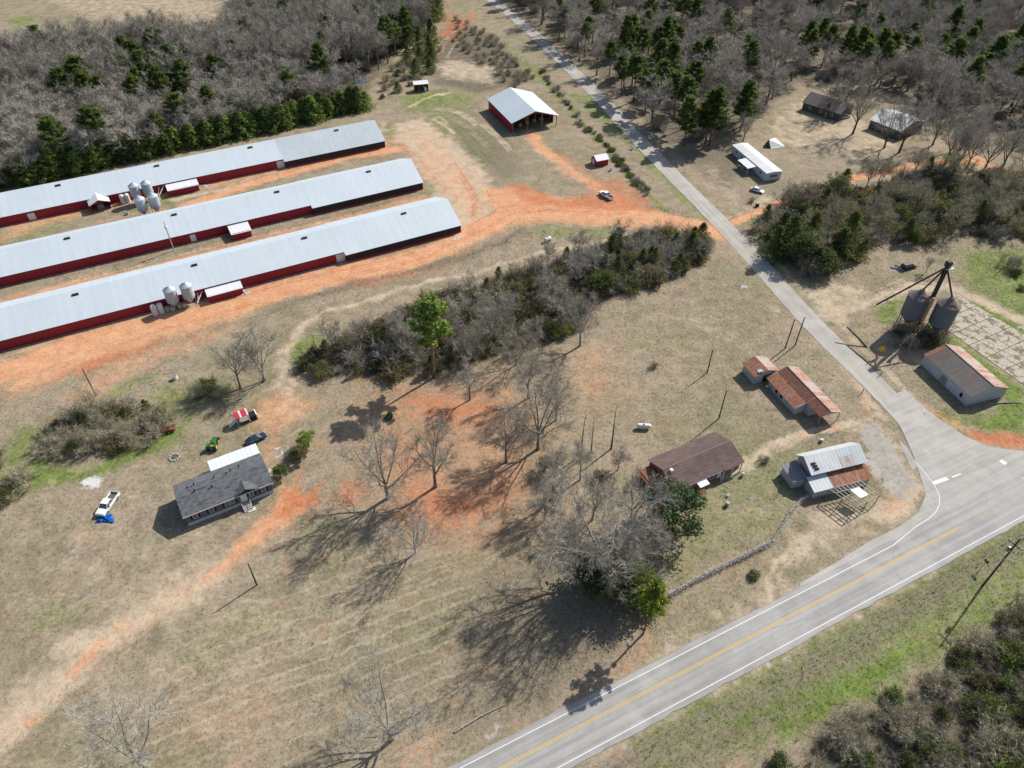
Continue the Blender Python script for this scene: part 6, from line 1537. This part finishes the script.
for i, (x, y, h) in enumerate(((772, 258, 11), (787, 252, 13), (797, 262, 12), (807, 250, 13), (780, 240, 10), (822, 275, 9), (842, 255, 15), (835, 262, 12), (834, 200, 9), (824, 206, 7), (815, 270, 8), (826, 272, 7), (860, 258, 7), (905, 240, 8), (915, 244, 6))):
    T_('cedar', x, y, h, 'dark evergreen at the road side of the brush opposite the thicket', i % 3, None, 1.1, 'dark evergreens at the road side of the brush')
thicket(BRUSH_BR, 2.2, 150, [('shrub', 3, 5, None, 6), ('shrub', 2.6, 4, GREY, 1.5), ('green', 2.4, 4, None, 2.4), ('green', 2.4, 4, OLV, 3.2)], 'in the brush at the bottom right', 8)
for i, (x, y, h) in enumerate(((893, 700, 3.2), (925, 742, 3.6), (950, 752, 3.2), (780, 764, 3.0), (1000, 758, 4.0), (1015, 745, 4.5), (1010, 690, 4), (1018, 660, 5))):
    T_('green', x, y, h, 'bright green shrub among the brown brush at the bottom right', i % 3, (None, M['leaf'] if i % 2 else M['pine_bright']), 1.1, 'bright green shrubs in the bottom right brush')
thicket([(893, 330), (915, 325), (945, 336), (935, 348), (900, 345)], 1.5, 40, [('shrub', 2, 4.2, None, 3), ('green', 1.8, 3.6, OLV, 1.5), ('green', 1.5, 3, None, 1)], 'tangled under the grain bins', 15)
# pines along the farthest poultry house
Pa = [at(x, y) for x, y in ((-40, 198), (0, 189), (60, 178), (120, 165), (190, 149), (250, 136), (310, 123), (366, 110))]
for k in range(84):
    u = (k + rng.random() * .6) / 84 * (len(Pa) - 1); i = min(int(u), len(Pa) - 2); p = Pa[i].lerp(Pa[i + 1], u - i) + Vector((rng.uniform(-2.5, 1), rng.uniform(0, 5), 0))
    K['cone'].plant(p, rng.uniform(7, 10), 'young pine in the dense row behind the farthest poultry house', 'young pines behind the farthest poultry house', None, (None, M['pine_bright']) if k % 2 else None, rng.uniform(1.15, 1.6))
# weeds along the fence line by the paved road
Ph = [at(x, y) for x, y in ((540, 70), (556, 92), (575, 115), (595, 135), (615, 158), (632, 176), (650, 196))]
for k in range(64):
    u = (k + rng.random() * 2.5) / 66 * (len(Ph) - 1); i = min(int(u), len(Ph) - 2); p = Ph[i].lerp(Ph[i + 1], min(u - i, 1)) + Vector((rng.gauss(0, .9), rng.gauss(0, .9), 0))
    if rng.random() < .55: K['green'].plant(p, rng.uniform(.7, 2.0), 'low green bush in the fence line beside the paved road', 'low green bushes in the fence line', None, OLV if rng.random() < .4 else (None, M['leaf']), rng.uniform(1.0, 2.0))
    else: K['shrub'].plant(p, rng.uniform(.9, 2.2), 'low leafless bush in the fence line beside the paved road', 'low leafless bushes in the fence line', None, GREY, rng.uniform(1.0, 1.6))
thicket([(455, 18), (492, 36), (535, 78), (515, 90), (480, 62), (450, 42)], 3.4, 60, [('shrub', 2, 3.4, None, 4), ('green', 1.5, 2.5, OLV, 1)], 'on the rise behind the barn', 12)
thicket([(380, 100), (390, 70), (440, 40), (440, 60), (425, 80), (400, 95)], 4.5, 26, [('shrub', 3, 5, None, 4), ('cone', 4, 8, None, 1.5), ('green', 2, 4, OLV, 1)], 'at the wood edge near the lean-to', 13)
for i, (x, y, h) in enumerate(((405, 46, 13), (420, 50, 11), (432, 44, 12), (438, 20, 14), (428, 15, 15), (408, 62, 8), (415, 28, 15), (430, 56, 10))):
    T_('cone', x, y, h, 'green pine at the end of the left wood by the clay clearing', i % 3, None, .9, 'pines at the end of the left wood')

# ------------------------------------------------------------------ woods
def wood(P, gap, seed): return scatter(P, gap, 3200, seed)
def camd(p): return (p - Vector((0, 0, CAMH))).length
LW = wood(WOOD_L, 4.4, 21); RW = wood(WOOD_R, 4.6, 22)
ringp = [at(x, y) for x, y in ((826, 112), (897, 131))]
_tp = at(359, 86); LW = [p for p in LW if (p - _tp).length > 12]
RW = [p for p in RW if min((p - q).length for q in ringp) > 13]
def vis(p):
    v = np.array([p.x, p.y, 8.0 - CAMH]); d = v @ _F; x = 512 + FPX * (v @ _R) / d; y = 384 - FPX * (v @ _U) / d
    return -30 < x < 1054 and y > -35
rest = []; nb = 0
for pts, nm in ((LW, 'left wood beyond the poultry houses'), (RW, 'right wood across the paved road')):
    pts.sort(key=camd); nb = 0; npn = 0
    for p in pts:
        dens = vnoise(np.array([p.x]), np.array([p.y]), 0.02, 77)[0]
        q = rng.random(); ispine = q < (.07 + .24 * (dens > .54)) + (.09 if nm[0] == 'r' else 0)
        sx_ = 512 + FPX * (np.array([p.x, p.y, -CAMH]) @ _R) / (np.array([p.x, p.y, -CAMH]) @ _F)
        if nm[0] == 'r' and sx_ < 690 + 8 * math.sin(p.y * .1) and rng.random() < .26: ispine = True
        isbush = q > (.70 if nm[0] == 'l' else .86)
        if not vis(p): rest.append((p, ispine)); continue
        if ispine and npn < 130:
            npn += 1; K['pine'].plant(p, rng.uniform(15, 21), 'green pine among the leafless trees of the ' + nm, 'pines in the ' + nm, None, None, rng.uniform(1.1, 1.4))
        elif nb < 108 and not isbush:
            nb += 1; K['slim'].plant(p, rng.uniform(12, 18) + (2 if nm[0] == 'r' else 0), 'leafless grey tree in the ' + nm, 'leafless trees in the ' + nm, None, None, rng.uniform(1.2, 1.6))
        elif isbush and nb < 108:
            if rng.random() < .25: K['cedar'].plant(p, rng.uniform(3, 7), 'dark understorey evergreen in the ' + nm, 'understorey evergreens in the ' + nm, None, OLV if rng.random() < .6 else None, 1.1)
        else: rest.append((p, ispine))

def instanced(name, pts, objs, kind='stuff'):
    """one mesh of points whose geometry nodes set a plant on every point"""
    me = bpy.data.meshes.new(name); me.from_pydata([tuple(p[0]) for p in pts], [], [])
    for nm_, typ in (('idx', 'INT'), ('rotz', 'FLOAT'), ('size', 'FLOAT')): me.attributes.new(nm_, typ, 'POINT')
    me.attributes['idx'].data.foreach_set('value', [p[1] for p in pts]); me.attributes['rotz'].data.foreach_set('value', [rng.random() * 6.283 for p in pts]); me.attributes['size'].data.foreach_set('value', [p[2] for p in pts])
    o = link(name, me)
    c = bpy.data.collections.new(name + '_shapes')
    for q in objs: c.objects.link(q)
    g = bpy.data.node_groups.new(name, 'GeometryNodeTree'); g.interface.new_socket('Geometry', in_out='INPUT', socket_type='NodeSocketGeometry'); g.interface.new_socket('Geometry', in_out='OUTPUT', socket_type='NodeSocketGeometry')
    N = g.nodes.new; L = g.links.new
    gi, go, io, ci = N('NodeGroupInput'), N('NodeGroupOutput'), N('GeometryNodeInstanceOnPoints'), N('GeometryNodeCollectionInfo')
    ci.inputs['Collection'].default_value = c; ci.inputs['Separate Children'].default_value = True; ci.inputs['Reset Children'].default_value = True
    def attr(nm_, t_): a = N('GeometryNodeInputNamedAttribute'); a.data_type = t_; a.inputs['Name'].default_value = nm_; return a.outputs[0]
    cx = N('ShaderNodeCombineXYZ'); L(attr('rotz', 'FLOAT'), cx.inputs[2]); io.inputs['Pick Instance'].default_value = True
    L(gi.outputs[0], io.inputs['Points']); L(ci.outputs[0], io.inputs['Instance']); L(attr('idx', 'INT'), io.inputs['Instance Index']); L(cx.outputs[0], io.inputs['Rotation']); L(attr('size', 'FLOAT'), io.inputs['Scale'])
    L(io.outputs[0], go.inputs[0])
    md = o.modifiers.new('plants', 'NODES'); md.node_group = g
    return tag(o, kind=kind)
def joined(name, a, b):
    me = bpy.data.meshes.new(name); v = []; f = []; mi = []
    for k, s in enumerate((a, b)):
        o = len(v); v += [tuple(q.co) for q in s.vertices]; f += [tuple(i + o for i in q.vertices) for q in s.polygons]; mi += [k] * len(s.polygons)
    me.from_pydata(v, [], f); me.materials.append(a.materials[0]); me.materials.append(b.materials[0]); me.polygons.foreach_set('material_index', mi); me.update()
    return bpy.data.objects.new(name, me)
shp = [joined('a%d_wood_tree' % i, v[0], v[1]) for i, v in enumerate(K['slim'].vars)] + [joined('b%d_wood_pine' % i, v[0], v[1]) for i, v in enumerate(K['pine'].vars)]
hs_ = [v[2] for v in K['slim'].vars] + [v[2] for v in K['pine'].vars]
ns = len(K['slim'].vars)
ptl = []
for p, ip in rest:
    i = ns + rng.randrange(3) if ip else rng.randrange(ns)
    ptl.append((p, i, rng.uniform(13, 20) / hs_[i] * (1.15 if not ip else .95)))
tag(instanced('distant_woods', ptl, shp), 'far leafless woods with scattered pines behind the farm and across the road', 'woods')

sh = [joined('c%d_brush' % i, v[0], v[1]) for i, v in enumerate(K['shrub'].vars)]
shg = []
for q in sh:
    q2 = bpy.data.objects.new('d_' + q.name, q.data.copy()); q2.data.materials[1] = M['twig']; shg.append(q2)
def under(name, areas, hlo, hhi, label, seed, grey=.5):
    pts = []
    for P, gap, n in areas:
        for p in scatter(P, gap, n, seed):
            if name == 'wood_undergrowth' and ((p - _tp).length < 12 or min((p - q).length for q in ringp) < 13): continue
            i = rng.randrange(4); pts.append((p, i + (4 if rng.random() < grey else 0), rng.uniform(hlo, hhi) / K['shrub'].vars[i][2]))
    return tag(instanced(name, pts, sh + shg), label, 'undergrowth')
under('thicket_undergrowth', [(THICKET, 2.1, 300), (BRUSH_R, 3.0, 330)], 1.2, 2.8, 'low leafless undergrowth filling the thickets', 31, .6)
under('brush_undergrowth', [(BRUSH_BR, 1.6, 330)], .9, 2.2, 'low brown undergrowth in the bottom right brush', 32, .25)
under('wood_undergrowth', [(WOOD_L, 5.2, 900), (WOOD_R, 5.2, 1100)], 3, 6.5, 'leafless undergrowth on the floor of the woods', 33, .5)

# ------------------------------------------------------------------ grass and weeds
def tufts(name, n, mat, want, hmin, hmax, label, seed, lim=None, w=.03, blades=4):
    r2 = np.random.default_rng(seed); px = r2.uniform(-60, 1084, n * 4); py = 800 - r2.random(n * 4) ** 1.0 * 600
    d = _F[None] + _R[None] * ((px - 512) / FPX)[:, None] + _U[None] * ((384 - py) / FPX)[:, None]; t_ = -CAMH / d[:, 2]
    X = r2.uniform(-130, 150, n * 4); Y = r2.uniform(35, 215, n * 4)
    ix = np.clip(np.searchsorted(GX, X), 0, NXg - 1); iy = np.clip(np.searchsorted(GY, Y), 0, NYg - 1); k = iy * NXg + ix
    lay = {q: LAY[q][k] for q in LAY}
    bare = np.maximum.reduce([lay['clay'], lay['pale'] * .8, lay['gravel'], lay['red'], lay['white']])
    wgt = want(lay) * np.clip(1 - bare * 1.3, 0, 1) * (hz[k] > -.055)
    ok = np.nonzero(r2.random(n * 4) < wgt)[0][:n]; m_ = len(ok)
    c = np.stack([X[ok], Y[ok], hz[k][ok]], 1); V = np.zeros((m_, blades, 3, 3), np.float32)
    for b in range(blades):
        a = r2.random(m_) * 6.283; h = r2.uniform(hmin, hmax, m_); l = r2.uniform(.1, .9, m_) * h
        o = np.stack([np.cos(a + 1.57), np.sin(a + 1.57), np.zeros(m_)], 1) * w; j = c + np.stack([np.cos(a) * .06, np.sin(a) * .06, np.full(m_, -.02)], 1)
        V[:, b, 0] = j - o; V[:, b, 1] = j + o; V[:, b, 2] = j + np.stack([np.cos(a) * l, np.sin(a) * l, h], 1)
    V = V.reshape(-1, 3); nt = len(V) // 3; me = bpy.data.meshes.new(name); me.vertices.add(len(V)); me.vertices.foreach_set('co', V.ravel())
    me.loops.add(len(V)); me.polygons.add(nt); me.loops.foreach_set('vertex_index', np.arange(len(V), dtype=np.int32)); me.polygons.foreach_set('loop_start', np.arange(0, len(V), 3, dtype=np.int32)); me.update()
    me.materials.append(mat); return tag(link(name, me), label, 'grass', kind='stuff')
M['straw_blade'] = M_twig('dry_grass_blades', (0.13, 0.10, 0.06), (0.46, 0.37, 0.25))
M['grass_blade'] = M_twig('green_grass_blades', (0.05, 0.075, 0.02), (0.17, 0.22, 0.06))
M['leaf_litter'] = M_twig('fallen_leaves', (0.10, 0.065, 0.04), (0.30, 0.20, 0.12))
tufts('dry_grass', 70000, M['straw_blade'], lambda l: np.clip(.55 - .3 * l['green'], 0, 1), .06, .28, 'dry straw-coloured grass over the fields', 5, w=.035)
tufts('green_grass', 24000, M['grass_blade'], lambda l: np.clip(l['green'] * 1.1 + .02, 0, 1), .06, .24, 'short green grass on the verge and lawns', 6, w=.035)
M['weed'] = M_twig('dead_weed_stalks', (0.12, 0.10, 0.06), (0.38, 0.32, 0.22))
tufts('verge_weeds', 9000, M['weed'], lambda l: np.clip((l['litter'] > .42) * .6 + l['green'] * .12, 0, 1), .15, .5, 'rank dead weeds on the verge and around the thickets', 8, w=.035, blades=6)
tufts('leaf_litter', 14000, M['leaf_litter'], lambda l: np.clip(l['litter'] * 1.2, 0, 1), .04, .3, 'brown litter and dead weeds under the trees', 7, w=.05)
